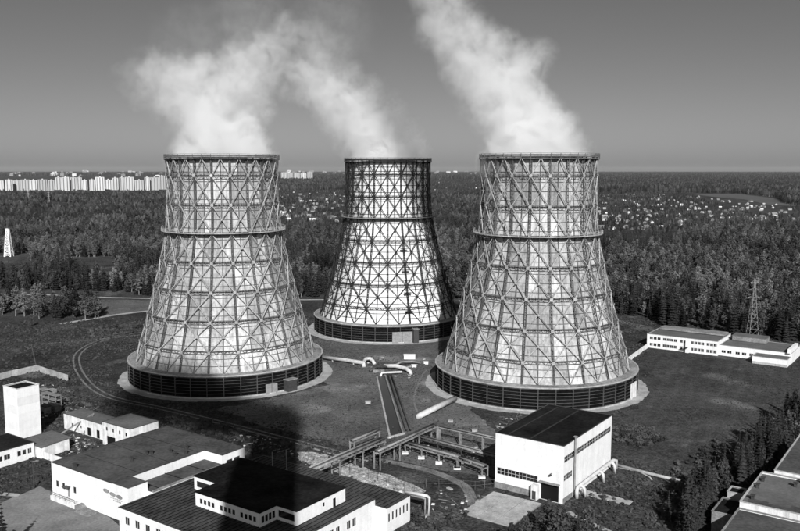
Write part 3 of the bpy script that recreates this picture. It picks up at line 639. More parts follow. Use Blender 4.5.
# ---- buildings at the lower right corner
R1 = bld('flat_hall', 'pale flat-roofed hall with parapet at the lower right corner', 'building', -39.5, -14, 182.3, 204.2, 8.6, 'white_dirty', 'roof_l', S=[], par=.55, coping='concrete')
for i, (a, b, c, d) in enumerate(((1, 5, 1, 4.6), (5, 9.4, 1, 3.6), (9.4, 14, 1, 5.2), (14, 20, 1, 4.2))):
    mb = MB(); mb.box(a, b, c, d, 8.6, 8.63); mb.build('shadow_patch', 'roof_g', R1)  # stepped shadow along the roof front, painted as darker sheets
for i, (a, b, c, d) in enumerate(((1, 6.9, 6, 9.5), (7, 13, 6.4, 11), (1, 9, 9.6, 15), (9.1, 20, 11.1, 16), (1, 10, 15.1, 20.8))):
    mb = MB(); mb.box(a, b, c, d, 8.6, 8.612+.003*i); mb.build('felt_sheet', 'roof_l', R1)
R2 = bld('rear_hall', 'long hall with pale roof edge behind the flat hall at the lower right', 'building', -37, -15, 204.6, 242, 9.4, 'white_dirty', 'roof_g', par=.5, coping='concrete')
R5 = bld('front_hall', 'lower hall, its roof darkened for shade, in front of the pale flat-roofed hall at the lower right corner', 'building', -39.5, -14, 150, 182.0, 7.4, 'white_dirty', 'roof_g', par=.4, coping='concrete_d')  # roof colour darkened for the shade lying on it
R3 = bld('low_lean_to', 'low grey outbuilding in the shade at the left end of the flat hall', 'building', -45, -39.7, 181.5, 191, 5.6, 'concrete_d', 'roof_d', S=[(1, 2.4, .1, 2.4, 'door')], par=.3, coping='concrete_d')
R4 = bld('pump_kiosk', 'small square kiosk behind the low grey outbuilding at the lower right', 'kiosk', -44.6, -41.2, 193, 197, 6.4, 'concrete', 'roof_d', par=.3, coping='concrete')
for i, (x, y) in enumerate(((-37.8, 186.5), (-31.5, 199.5), (-38.4, 194), (-38.3, 199), (-30.5, 202.8))):
    rooftop(('dark squat vent at the left rim of the pale hall roof', 'dark vent near the back rim of the pale hall roof', 'small vent halfway along the left rim of the pale hall roof', 'small vent near the far left corner of the pale hall roof', 'vent at the back rim of the pale hall roof beside the rear hall')[i], x, y, 8.6)

# ================================================================== PIPES, CHANNEL, TRESTLES, FENCES
ch_t = thing('water_channel', 'straight dark water channel with pale kerb running between the towers', 'channel', (0, 0, 0))
q = [G(376.8, 377), G(385, 375.5), G(403, 434), G(390, 438.5)]
mb = MB(); mb.poly([(*p.xy, .03) for p in (q[0], q[3], q[2], q[1])]); mb.build('water', 'water', ch_t)
mb = MB(); mb.beam(q[0]+Vector((0, 0, .15)), q[3]+Vector((0, 0, .15)), .6, .5); mb.build('kerb', 'concrete', ch_t); mb = MB(); mb.beam(q[1]+Vector((0, 0, .15)), q[2]+Vector((0, 0, .15)), .5, .5); mb.build('kerb', 'concrete_d', ch_t)
mb = MB(); mb.beam(q[3]+Vector((-.6, 0, .2)), q[2]+Vector((.6, 0, .2)), .5, .6); mb.build('kerb', 'concrete', ch_t)
def pipe(label, pts, r, mat='pipe_l', name='pipe', cat='pipe', supports=0, group=None, sm=True):
    pts = [Vector(p) for p in pts]; o = pts[0]; t = thing(name, label, cat, (*o.xy, 0), 0, group)
    mb = MB(); mb.tube([p-Vector((*o.xy, 0)) for p in pts], r, 12); mb.build('main', mat, t, True)
    L_ = sum((b-a).length for a, b in zip(pts, pts[1:]))
    if supports:
        n = max(2, int(L_/supports)); acc = 0; k = 0
        for a, b in zip(pts, pts[1:]):
            l = (b-a).length
            while k < n and acc <= (k+.5)*L_/n <= acc+l:
                p = a.lerp(b, ((k+.5)*L_/n-acc)/l); k += 1
                if p.z > r+.3:
                    lp = p-Vector((*o.xy, 0)); mb = MB(); mb.box(lp.x-.25, lp.x+.25, lp.y-.25, lp.y+.25, 0, p.z-r*.7); mb.build('support', 'concrete', t)
            acc += l
    return t
Z = lambda x, y, z: G(x, y, z)
for i, e in enumerate((0.0, 1.3)):
    d = Vector((1.1+e, 0, 0)); pipe(('black pipe along the channel, the one nearer the water', 'black pipe along the channel, the one farther from the water')[i], [q[1]+d+Vector((0, -1, .8)), q[2]+d+Vector((0, 2, .8))], .32, 'darkmetal', supports=9)
pipe('thick pale pipe coming out of the right cooling tower and diving into the lawn', [Z(455, 398.5, 1.6), Z(421, 415, 1.5), Z(419, 416.5, 1.0), Z(418.5, 418.5, -.5)], .95)
pipe('long pale pipe from the left cooling tower to the valve junction', [Z(322, 357, 1.3), Z(345, 360, 1.3), Z(364, 363, 1.3)], .75, 'concrete', supports=8)
pipe('curled pale pipe bend at the valve junction', [Z(364, 366.5, .5), Z(363.5, 362.5, 1.3), Z(365.5, 359, 1.8), Z(370, 358.5, 1.8), Z(373, 361, 1.3), Z(374.5, 364, .5)], .7)
pipe('fat white pipe from the junction towards the right cooling tower', [Z(384, 366, 1.3), Z(396, 366, 1.6), Z(407, 369, 1.5), Z(410.5, 372, .9), Z(411, 375, -.3)], .8)
pipe('slim white pipe laid across the head of the channel', [Z(380.5, 376, .3), Z(382, 373, .9), Z(402, 372, .9)], .42, 'white')
pipe('dark pipe joining the junction on the left of the channel', [Z(370, 371, .5), Z(376, 367, 1.2), Z(390, 366.5, 1.2)], .55, 'darkmetal')
pipe('dark curved pipe behind the fat white pipe', [Z(396, 365, 1.2), Z(401, 362, 1.6), Z(412, 361.5, 1.4), Z(420, 363, .5)], .4, 'metal')
jb = thing('valve_chamber', 'dark valve chamber at the head of the channel', 'valve chamber', G(379, 372))
mb = MB(); mb.box(-2.2, 2.2, -1.2, 1.2, 0, 1.0); mb.build('box', 'concrete_d', jb); mb = MB()
for x in (-1.2, 0, 1.2): mb.tube([(x, 0, 1), (x, 0, 2.1)], .12, 6); mb.tube([(x, 0, 2.0), (x, 0, 2.12)], .4, 10)
mb.build('valve_wheel', 'darkmetal', jb)
def hut(label, px, sx, sy, h, mat='white'):
    t = thing('white_box', label, 'box', G(*px)); mb = MB(); mb.box(-sx/2, sx/2, -sy/2, sy/2, 0, h); mb.build('body', mat, t); mb = MB(); mb.box(-sx/2-.1, sx/2+.1, -sy/2-.1, sy/2+.1, h+.003, h+.12); mb.build('lid', mat, t); return t
hut('largest white box on the lawn below the middle tower', (409.5, 358.5), 4.8, 3.2, 1.5); hut('small white box on the lawn, left of two below the large one', (414, 367), 2.0, 1.4, .9); hut('small white box on the lawn, nearer the right tower', (426, 364), 1.8, 1.4, .9)
hut('pale box on the open lawn left of the channel', (368, 403.5), 1.8, 1.4, .7, 'concrete'); hut('flat pale box on the lawn near the diving pipe', (450.5, 422), 1.5, 1.2, .4, 'concrete')
hut('flat pale box beside the elbow of the pipe rack', (474.5, 431.3), 1.6, 1.2, .5, 'concrete')

def rack(label, pts, h, wd, npipe, name='pipe_rack', pitch=9.0, mat='concrete_d', feet=False, pr=.22, truss=False):
    """pipe rack: support frames, beams and pipes along a path in plant coordinates"""
    P = [W(*p) for p in pts]; o = P[0]; t = thing(name, label, 'pipe rack', (*o.xy, 0))
    P = [p-o for p in P]
    for a, b in zip(P, P[1:]):
        d = (b-a).normalized(); n = Vector((-d.y, d.x, 0)); L_ = (b-a).length; k = max(1, round(L_/pitch))
        for s in (-1, 1):
            mb = MB(); mb.beam(a+n*s*wd/2+Vector((0, 0, h)), b+n*s*wd/2+Vector((0, 0, h)), .2, .28); mb.build('side_beam', mat, t)
        for i in range(npipe):
            e = (-.5+(i+.5)/npipe)*wd*.8; mb = MB(); mb.tube([a+n*e+Vector((0, 0, h+.2+pr)), b+n*e+Vector((0, 0, h+.2+pr))], pr, 8); mb.build('pipe', ('concrete_d', 'darkmetal', 'metal')[i % 3], t, True)
        mb = MB(); nn = max(2, int(L_/1.6))
        for i in range(nn): c = a.lerp(b, (i+.5)/nn); mb.beam(c-n*wd/2+Vector((0, 0, h-.05)), c+n*wd/2+Vector((0, 0, h-.05)), .14, .14)
        mb.build('cross_bars', mat, t)
        for i in range(k+1):
            c = a.lerp(b, (i+.02 if i == 0 else i-.02)/k if k else 0); mb = MB()
            for s in (-1, 1): mb.beam(c+n*s*wd*.45, c+n*s*wd*.45+Vector((0, 0, h-.15)), .28, .28, d)
            mb.beam(c-n*wd*.6+Vector((0, 0, h-.3)), c+n*wd*.6+Vector((0, 0, h-.3)), .24, .3); mb.build('support_frame', mat, t)
            if feet: mb = MB(); mb.box(c.x-.9+d.y*1.2, c.x+.9+d.y*1.2, c.y-.7-d.x*1.2, c.y+.7-d.x*1.2, 0, .5); mb.build('footing', 'white_dirty', t)
    return t
rack('pipe rack rising from behind the workshop wing towards the channel', [(-134.6, 151.5), (-134.6, 181)], 4.8, 3.0, 3, pr=.34)
rack('short upper pipe rack crossing above the end of the first one', [(-138, 172), (-138, 184)], 6.0, 1.6, 2, pr=.3)
rack('pipe rack from the channel end up to the elbow on the lawn', [(-129.4, 172), (-129.4, 200.5)], 4.8, 2.2, 2, pr=.3)
rack('thin pipe rack from the elbow across the lawn to the pump house', [(-128.6, 201.5), (-98.2, 201.5)], 4.4, .9, 1, pr=.2, pitch=8)
rack('ladder-like pipe rack on white footings leading to the pump house', [(-130.5, 188.0), (-112, 186.2), (-103, 184.2)], 2.6, 2.4, 2, feet=True, pr=.3, pitch=7)
rack('dark pipe rack behind the ladder-like one, ending at the pump house wall', [(-130.5, 193.6), (-98.2, 191.2)], 3.0, 2.6, 3, pr=.3, pitch=8, mat='darkmetal')
pp = thing('pipe_portal', 'pale pipe portal at the corner of the rear wing', 'pipe portal', G(429, 517))
mb = MB(); mb.tube([(0, 0, 0), (0, 0, 4.6), (-.4, 0, 5.0), (-5.4, 2.2, 5.2)], .38, 10); mb.build('pipe', 'pipe_l', pp, True); mb = MB(); mb.box(-.9, .9, -.7, .7, 0, .45); mb.build('footing', 'concrete', pp)
mb = MB(); mb.tube([(-.9, .4, 0.1), (-.9, .4, 4.2), (-5.4, 2.6, 4.5)], .25, 8); mb.build('pipe', 'metal', pp, True)
pipe('low pale pipeline with a dark shadow running right from the pump house across the grass', [Z(609, 463, .6), Z(650, 473.8, .6), Z(699, 485.5, .6)], .42, 'concrete', supports=6)
pipe('short thin pipe branching off below the low pipeline', [Z(612, 466.5, .3), Z(640, 472, .3), Z(650, 477.5, .3), Z(652, 480, .1)], .2, 'concrete')
def fence(label, pts, h, pitch=3.0, mat='steel_m', rails=(.95, .5)):
    pts = [Vector(p) for p in pts]; o = pts[0]; t = thing('wire_fence', label, 'fence', (*o.xy, 0)); k = 0
    po = MB().beam((0, 0, 0), (0, 0, h), .11, .11, (0, 1, 0)).mesh('post', mat)
    for a, b in zip(pts, pts[1:]):
        n = max(1, round((b-a).length/pitch))
        for i in range(n+1): link('post', po, t, a.lerp(b, i/n)-o)
    mb = MB()
    for a, b in zip(pts, pts[1:]):
        for r_ in rails: mb.beam(a-o+Vector((0, 0, h*r_)), b-o+Vector((0, 0, h*r_)), .05, .05)
    mb.build('wire', mat, t); return t
fence('wire fence along the gravel strip behind the rear wing', [G(300, 458), G(350, 472.5), G(378, 481), G(424, 496)], 2.3)
fence('wire fence across the lawn in front of the pump house', [G(426, 487.5), G(452, 488), G(475, 490), G(494, 488)], 2.3)
fence('wire fence beside the track near the pipe racks', [G(213, 424.5), G(262, 437), G(300, 447), G(350, 460)], 2.0)
# concrete slabs in front of the pump house, and the ramp
sl_mesh = {}
pv = tag(link('pavement', MB().poly([(*W(a, b).xy, .015) for a, b in ((-96.6, 160.3), (-83, 160.3), (-83, 176.8), (-96.6, 176.8))]).mesh('pavement', M['concrete_d'])), kind='structure')
for i in range(3):
    for j in range(4):
        s = link('slab', MB().box(.06, 4.24, .06, 3.94, .0, .12).mesh('slab', 'concrete'), pv, W(-96.4+i*4.4, 160.5+j*4.05, .02+random.uniform(-.02, .03)), ROT+random.uniform(-.012, .012))
rp = tag(link('ramp', MB().poly([(*W(a, b).xy, .02) for a, b in ((-79.3, 187.4), (-65.3, 187.4), (-69.5, 191.2), (-79.3, 191.2))]).mesh('ramp', M['concrete_d'])), kind='structure')
for i in range(4): link('slab', MB().box(.05, 3.3, .05, 3.2, 0, .14).mesh('slab', 'concrete'), rp, W(-79.2+i*3.4, 187.6, .02), ROT)

# ================================================================== TREES
def leaf_tree(seed, h, wd, n, leaf, base=.22, lobes=9):
    r = np.random.default_rng(seed); tr = MB(); cr = MB()
    lean = r.normal(0, .25, 2)
    tr.tube([(0, 0, -.3), (lean[0]*.4, lean[1]*.4, h*.35), (lean[0], lean[1], h*.8)], [h*.017+.05, h*.011+.03, .04], 6)
    L = []
    for i in range(lobes):
        z = h*(base+(1-base)*(i+.6)/lobes*.92); prof = math.sin(math.pi*min(1, max(.12, ((z/h)-base+.10)/(1.06-base))))**.75
        a = i*2.4+r.uniform(-.4, .4); d = wd*.30*prof*r.uniform(.5, 1.15)
        c = np.array([lean[0]*z/h+d*math.cos(a), lean[1]*z/h+d*math.sin(a), z]); rad = np.array([wd*.30*prof+.3, wd*.30*prof+.3, h*.085+.3])*r.uniform(.85, 1.25)
        L.append((c, rad))
        tr.tube([(lean[0]*z/h*.8, lean[1]*z/h*.8, max(h*.15, z-h*.14)), tuple(c)], [.07, .02], 4)
    for c, rad in L:
        m = n//lobes
        v = r.normal(size=(m, 3)); v /= np.linalg.norm(v, axis=1)[:, None]; rr = r.uniform(.55, 1.05, m)**.6
        for q in range(m):
            p = c+v[q]*rad*rr[q]; nn = v[q]*.8+r.normal(0, .55, 3)+np.array([0, 0, .25]); nn /= np.linalg.norm(nn)
            t = np.cross(nn, r.normal(size=3)); t /= np.linalg.norm(t); b = np.cross(nn, t); s = leaf*r.uniform(.55, 1.3); e = r.uniform(.6, 1)
            cr.quad(p-t*s-b*s*e*.3, p-b*s*e, p+t*s+b*s*e*.2, p+b*s*e)
    return tr, cr
def fir_tree(seed, h, wd, layers=15):
    r = np.random.default_rng(seed); tr = MB(); cr = MB()
    tr.tube([(0, 0, -.3), (0, 0, h*.97)], [h*.014+.04, .03], 6)
    for i in range(layers):
        f = i/(layers-1); z = h*(.10+.88*f); L_ = wd*.5*(1-f)**.85+.16; k = max(4, int(11*(1-f)+4))
        for j in range(k):
            a = 2*math.pi*(j+r.uniform(-.3, .3))/k+i*.7; l = L_*r.uniform(.7, 1.15); d = np.array([math.cos(a), math.sin(a), 0]); t = np.array([-d[1], d[0], 0])
            w0 = l*.30+.12; dz = l*r.uniform(.25, .5)
            p0 = np.array([0, 0, z+.1]); pm = d*l*.55+np.array([0, 0, z-dz*.35]); p1 = d*l+np.array([0, 0, z-dz])
            cr.quad(p0, pm-t*w0-np.array([0, 0, .15*l]), p1, pm+np.array([0, 0, .05])); cr.quad(p0, pm+np.array([0, 0, .05]), p1, pm+t*w0-np.array([0, 0, .15*l]))
    tp = h*.99; cr.poly([(-.1, 0, tp-.6), (.1, 0, tp-.6), (0, 0, tp+.5)])
    return tr, cr
def bush(seed, h, n=120, leaf=.28):
    r = np.random.default_rng(seed); cr = MB()
    for q in range(n):
        v = r.normal(size=3); v /= np.linalg.norm(v); p = v*np.array([h*.62, h*.62, h*.5])*r.uniform(.5, 1.05)+np.array([r.normal(0, h*.15), r.normal(0, h*.15), h*.45])
        nn = v+r.normal(0, .5, 3); nn /= np.linalg.norm(nn); t = np.cross(nn, r.normal(size=3)); t /= np.linalg.norm(t); b = np.cross(nn, t); s = leaf*r.uniform(.6, 1.3)
        p[2] = max(p[2], .05); cr.quad(p-t*s, p-b*s, p+t*s, p+b*s)
    return cr
PROTO = []                                             # (kind, trunk mesh, crown mesh, height)
for i in range(4):
    h = (17, 19, 15, 18)[i]; a, b = leaf_tree(10+i, h, (6.4, 6.8, 6.2, 5.6)[i], 620, .50, .20); PROTO.append(('birch', a, b, h, 'birch', 'leaf_a'))
for i in range(4):
    h = (16, 18, 14, 17)[i]; a, b = leaf_tree(30+i, h, (8.0, 7.4, 7.6, 8.4)[i], 700, .55, .14, 10); PROTO.append(('broadleaf', a, b, h, 'bark', 'leaf_b'))
for i in range(4):
    h = (19, 21, 16, 22)[i]; a, b = fir_tree(50+i, h, (6.0, 6.4, 5.4, 5.8)[i]); PROTO.append(('fir', a, b, h, 'bark', 'leaf_c'))
for i in range(2):
    h = (14, 12)[i]; a, b = leaf_tree(70+i, h, 3.2, 760, .32, .05, 12); PROTO.append(('poplar', a, b, h, 'bark', 'leaf_d'))
PM = [(k, a.mesh('trunk', tm), b.mesh('crown', cm), h) for k, a, b, h, tm, cm in PROTO]
proto_col = bpy.data.collections.new('tree_prototypes')                  # kept out of the scene; only a source for the forest stuff
for i, (k, a, b, h, tm, cm) in enumerate(PROTO):
    mb = MB(); mb.v = a.v+b.v; mb.f = a.f+[tuple(q+len(a.v) for q in f) for f in b.f]
    me = mb.mesh('forest_tree', tm); me.materials.append(M[cm])
    me.polygons.foreach_set('material_index', [0]*len(a.f)+[1]*len(b.f))
    proto_col.objects.link(bpy.data.objects.new('proto_%02d' % i, me))
bush_col = bpy.data.collections.new('bush_prototypes')
for i in range(4): bush_col.objects.link(bpy.data.objects.new('proto_bush_%d' % i, bush(90+i, 1.2).mesh('bush', 'weed')))
def scatter(name, label, cat, pts, coll):
    """pts: array of x, y, z, scale, rotation, index -> one stuff object"""
    me = bpy.data.meshes.new(name); me.from_pydata([tuple(p[:3]) for p in pts], [], [])
    for nm, tp, c in (('sc', 'FLOAT', 3), ('rz', 'FLOAT', 4), ('ix', 'INT', 5)):
        at = me.attributes.new(nm, tp, 'POINT'); at.data.foreach_set('value', (pts[:, c].astype(np.int32) if tp == 'INT' else pts[:, c].astype(np.float32)))
    o = link(name, me); tag(o, label, cat, kind='stuff')
    ng = bpy.data.node_groups.new(name, 'GeometryNodeTree'); ng.interface.new_socket('Geometry', in_out='INPUT', socket_type='NodeSocketGeometry'); ng.interface.new_socket('Geometry', in_out='OUTPUT', socket_type='NodeSocketGeometry')
    N_ = ng.nodes.new; L = ng.links.new
    gi = N_('NodeGroupInput'); go = N_('NodeGroupOutput'); ci = N_('GeometryNodeCollectionInfo'); ci.inputs['Collection'].default_value = coll; ci.inputs['Separate Children'].default_value = True; ci.inputs['Reset Children'].default_value = True
    ip = N_('GeometryNodeInstanceOnPoints'); ip.inputs['Pick Instance'].default_value = True
    def na(nm, tp): n = N_('GeometryNodeInputNamedAttribute'); n.data_type = tp; n.inputs['Name'].default_value = nm; return n.outputs[0]
    cx = N_('ShaderNodeCombineXYZ'); L(na('rz', 'FLOAT'), cx.inputs[2])
    L(gi.outputs[0], ip.inputs['Points']); L(ci.outputs[0], ip.inputs['Instance']); L(na('ix', 'INT'), ip.inputs['Instance Index']); L(cx.outputs[0], ip.inputs['Rotation']); L(na('sc', 'FLOAT'), ip.inputs['Scale'])
    L(ip.outputs[0], go.inputs[0])
    md = o.modifiers.new('scatter', 'NODES'); md.node_group = ng
    return o

def inside(px, py, poly):
    c = np.zeros(px.shape, bool); n = len(poly)
    for i in range(n):
        (x0, y0), (x1, y1) = poly[i], poly[(i+1) % n]
        cond = ((y0 > py) != (y1 > py)) & (px < (x1-x0)*(py-y0)/((y1-y0) if y1 != y0 else 1e-9)+x0); c ^= cond
    return c
XB = [-900, 0, 60, 90, 150, 165, 280, 345, 430, 480, 600, 640, 660, 700, 800, 900, 1700]
YB = [300, 289, 291, 291, 296, 297, 297.5, 297, 298, 300, 312, 317, 325, 330.5, 344, 352, 380]
VIL_R = [(596, 196), (640, 194), (690, 195.5), (750, 201), (800, 209), (860, 214), (860, 226), (800, 222), (700, 221), (672, 229), (596, 231)]
NOF_R = [(590, 192), (690, 193), (800, 205), (860, 211), (860, 240), (800, 236), (700, 235.5), (672, 245), (590, 247)]
NOF_L = [(270, 190), (350, 190), (350, 236), (270, 236)]
VIL_L = [(280, 191), (346, 193), (346, 222), (280, 221)]
VIL_M = [(425, 178), (478, 180), (478, 198), (425, 196)]
CLEAR = [[(66, 257.5), (112, 257), (120, 286), (104, 286), (72, 278)], [(686, 193), (741, 193.6), (778, 198), (800, 216), (770, 216), (744, 211), (714, 204)],
         [(122, 222), (160, 220), (158, 226), (130, 228)], [(-40, 254), (30, 254), (36, 284), (-40, 282)], [(600, 189.5), (640, 188.5), (690, 190), (690, 191.5), (610, 192)], [(110, 192.5), (164, 191), (164, 193.5), (120, 195)],
         [(452, 226), (468, 225), (472, 232), (455, 233)], [(40, 199), (70, 203), (66, 214), (46, 208)], [(603, 313), (648, 317), (660, 329), (600, 329)]]
def lf_noise(x, y, s, seed):
    r = np.random.default_rng(seed); out = np.zeros(x.shape)
    for k in range(7):
        a = r.uniform(0, 6.28); f = s*r.uniform(.6, 1.8); out += np.sin(x*math.cos(a)*f+y*math.sin(a)*f+r.uniform(0, 6.28))
    return out/3.0
pts_all = []
bands = [(380, 560, 20), (560, 900, 22), (900, 1500, 30), (1500, 2600, 60), (2600, 4500, 190), (4500, 8000, 620), (8000, 14000, 2000), (14000, 26000, 7000)]
for (d0, d1, area) in bands:
    amax = R(36 if d0 < 1500 else 33); n = int(amax*(d1*d1-d0*d0)/area)
    th = rng.uniform(-amax, amax, n); d = np.sqrt(rng.uniform(d0*d0, d1*d1, n)); X, Y = d*np.sin(th), d*np.cos(th)
    dep = Y*CP+CAMH*SP; px = 400+FPX*X/dep; py = 265.5-FPX*(Y*SP-CAMH*CP)/dep
    ok = py < np.interp(px, XB, YB)
    for c in CLEAR: ok &= ~inside(px, py, c)
    vil = inside(px, py, NOF_R) | inside(px, py, NOF_L) | inside(px, py, VIL_M)
    ok &= ~vil | (rng.uniform(size=n) < .42)
    uu = X*UV.x+Y*UV.y; vv_ = X*VV.x+Y*VV.y
    ok &= ~((X > 60) & (vv_ < 397)) 
    for tx, ty in (TL, TM, TR): ok &= np.hypot(X-tx, Y-ty) > 48
    ok &= ~((px < 170) & (py < 195.5) & (py > 176))                     # the town stands here
    if d0 >= 2600: ok &= lf_noise(X/2.2, Y/.9, .0021, 5) < 1.15
    elif d0 >= 900: ok &= lf_noise(X, Y, .012, 6) < 1.25
    s = rng.uniform(.58, 1.15, n)*np.interp(d, [0, 1500, 2600, 4500, 8000, 14000, 26000], [.86, .9, 1.0, 1.2, 1.45, 1.8, 2.2])
    s = np.where(vil, s*rng.uniform(.25, .5, n), s)
    fir = lf_noise(X, Y, .011, 8)+rng.normal(0, .55, n)
    darkp = inside(px, py, [(283, 244), (345, 240), (345, 300), (283, 300)]) | inside(px, py, [(-50, 268), (170, 268), (170, 300), (-50, 300)])
    fir = np.where(darkp, fir+.9, fir); fir = np.where((px > 600) & (py > 268), fir+.12, fir)
    ix = np.where(fir > .55, 8+rng.integers(0, 4, n), np.where(lf_noise(X, Y, .02, 9)+rng.normal(0, .5, n) > 0, rng.integers(0, 4, n), 4+rng.integers(0, 4, n)))
    z = np.zeros(n)
    pts_all.append(np.stack([X, Y, z, s, rng.uniform(0, 6.28, n), ix, px, py, d], 1)[ok])
P = np.concatenate(pts_all)
# grove in front of the forest at the left, and the tall strip at the right
grove = []
for i in range(46):
    x = rng.uniform(-30, 103); y = np.interp(x, [-30, 20, 60, 103], [309, 318, 321, 318])-abs(rng.normal(0, 5.0)); p = G(x, y); grove.append([p.x, p.y, 0, rng.uniform(.62, .95), rng.uniform(0, 6.28), rng.choice([0, 1, 2, 3, 4, 5, 6, 7, 8, 9]), x, y, p.length])
# which forest trees show largest: nearest, inside the frame, not behind the towers
vis = (P[:, 6] > -5) & (P[:, 6] < 805)
for x0, x1 in ((160, 290), (330, 452), (470, 606)): vis &= ~((P[:, 6] > x0) & (P[:, 6] < x1))
order = np.argsort(np.where(vis, P[:, 8], 1e9)); NEAR = 175
near = P[order[:NEAR]]; rest = P[order[NEAR:]]
def plant(ix, x, y, s, rz, label, cat, group, name, sz=None):
    k, tm, cm, h = PM[int(ix)]
    t = thing(name, label, cat, (x, y, 0), rz, group); t.scale = (s, s, s if sz is None else sz)
    link('trunk', tm, t); link('crown', cm, t); return t
KN = {'birch': 'birch_tree', 'broadleaf': 'broadleaf_tree', 'fir': 'fir_tree', 'poplar': 'poplar_tree'}
KL = {'birch': 'pale birch', 'broadleaf': 'leafy tree', 'fir': 'dark pointed fir', 'poplar': 'slim poplar'}
for g in grove:
    k = PM[int(g[5])][0]; plant(g[5], g[0], g[1], g[3], g[4], '%s in the grove on the left beyond the track' % KL[k], 'tree', 'trees of the left grove', KN[k])
for g in near:
    k = PM[int(g[5])][0]; side = 'behind the long white building' if g[6] > 600 else ('left of the left cooling tower' if g[6] < 165 else ('between the left and middle towers' if g[6] < 340 else 'between the middle and right towers'))
    plant(g[5], g[0], g[1], g[3], g[4], '%s at the forest edge %s' % (KL[k], side), 'tree', 'forest edge trees', KN[k])
scatter('forest', 'dense mixed forest spreading from the plant to the horizon', 'forest', rest, proto_col)

# strip of trees at the right
strip = []
for i in range(130):
    f = rng.uniform(0, 1); x = np.interp(f, [0, .35, .7, 1], [815, 765, 722, 690]); y = np.interp(f, [0, .35, .7, 1], [423, 462, 499, 538]); x += rng.normal(0, 12); y += rng.normal(0, 5)
    p = G(x, y); u_, v_ = uvof(p)
    if u_ > -41.5 and 175 < v_ < 245: u_ = -42.3-abs(rng.normal(0, 2.2)); p = W(u_, v_)
    if u_ > -47.5 and v_ < 198: u_ = -48-abs(rng.normal(0, 2)); p = W(u_, v_)
    strip.append((p.x, p.y, x, y))
for i, (x, y, a, b) in enumerate(strip):
    ix = rng.choice([8, 9, 10, 11, 8, 9, 11, 12, 13, 12, 13, 4]); k = PM[ix][0]; s = rng.uniform(.45, .72)*(1.25 if k == 'poplar' else 1)
    plant(ix, x, y, s, rng.uniform(0, 6.28), '%s in the tree strip beside the flat hall at the lower right' % KL[k], 'tree', 'tree strip at the lower right', KN[k])
for i, (x, y, ix, s, lab) in enumerate(((548, 543, 0, .58, 'pale birch at the bottom edge in front of the pump house doorway'), (526, 549, 4, .46, 'bushy low tree at the bottom edge left of the pump house doorway'), (586, 545, 5, .50, 'dark leafy tree at the bottom edge right of the pump house doorway'), (566, 547, 6, .54, 'leafy tree at the bottom edge below the pump house corner'),
                                        (4, 560, 9, .62, 'dark fir at the bottom left corner beside the yard'), (17, 566, 5, .42, 'low leafy tree at the bottom left corner'), (45, 566, 2, .34, 'small tree cut by the bottom edge in the yard'),
                                        (536, 552, 8, .5, 'dark fir at the bottom edge among the leafy treetops'), (557, 556, 5, .6, 'leafy tree at the bottom edge behind the pale birch'), (577, 553, 9, .42, 'small fir at the bottom edge right of the leafy treetops'), (512, 556, 6, .5, 'low leafy tree at the bottom edge below the concrete slabs'),
 (683, 497, 6, .34, 'round bush-like tree standing alone left of the tree strip'), (31, 327, 5, .38, 'round low tree in front of the left grove'),
                                        (632, 306, 5, .8, 'leafy tree at the clearing behind the right cooling tower'), (668, 521, 8, .38, 'small fir at the foot of the tree strip'),
                                        (786, 413, 9, .42, 'dark fir at the far end of the tree strip'), (418, 528, 4, .30, 'bush-like tree against the white end wall of the rear wing'), (388, 530, 6, .30, 'dark shrubby tree under the workshop windows'))):
    p = G(x, y); k = PM[ix][0]; plant(ix, p.x, p.y, s, i*1.3, lab, 'tree', None, KN[k])
# weeds and rough ground cover
wp = []
def weeds(poly, n, s0, s1):
    xs = [p[0] for p in poly]; ys = [p[1] for p in poly]; px = rng.uniform(min(xs), max(xs), n); py = rng.uniform(min(ys), max(ys), n); k = inside(px, py, poly)
    for x, y in zip(px[k], py[k]):
        p = G(x, y); u_, v_ = uvof(p)
        if any(math.hypot(p.x-a, p.y-b) < 43 for a, b in (TL, TM, TR)): continue
        if any(a-.5 < u_ < b+.5 and c-.5 < v_ < d+.5 for a, b, c, d in ((-97.5, -79, 179.4, 210.3), (-239, -231, 130, 138), (-220, -210, 124, 134), (-231, -210, 144, 152), (-208, -194, 142, 153), (-185, -152, 109, 148), (-150, -103, 105, 151))): continue
        wp.append([p.x, p.y, 0, rng.uniform(s0, s1), rng.uniform(0, 6.28), rng.integers(0, 4)])
weeds([(40, 385), (62, 383), (80, 400), (100, 408), (60, 411), (42, 415)], 300, .5, 1.1)
weeds([(85, 330), (145, 322), (140, 333), (110, 336), (80, 340)], 420, .5, 1.3)
weeds([(0, 322), (140, 318), (150, 330), (70, 352), (70, 378), (0, 372)], 900, .25, .7)
weeds([(560, 505), (610, 480), (690, 492), (660, 540), (560, 540)], 350, .25, .6)
weeds([(612, 425), (650, 428), (668, 440), (640, 448), (612, 440)], 260, .5, 1.1)
weeds([(375, 518), (409, 505), (440, 512), (470, 512), (440, 545), (380, 545)], 420, .35, .9)
weeds([(300, 443), (350, 456), (300, 452)], 80, .3, .7); weeds([(280, 440), (305, 448), (296, 452), (270, 442)], 120, .4, .9)
weeds([(170, 418), (215, 424), (235, 432), (240, 442), (166, 424)], 260, .6, 1.4)
weeds([(30, 442), (60, 440), (104, 442), (90, 455), (60, 460)], 200, .3, .8)
weeds([(670, 470), (720, 440), (740, 452), (690, 520), (660, 520)], 260, .5, 1.2)
weeds([(240, 418), (470, 418), (490, 440), (480, 480), (440, 470), (330, 440)], 500, .12, .3)
tf = []
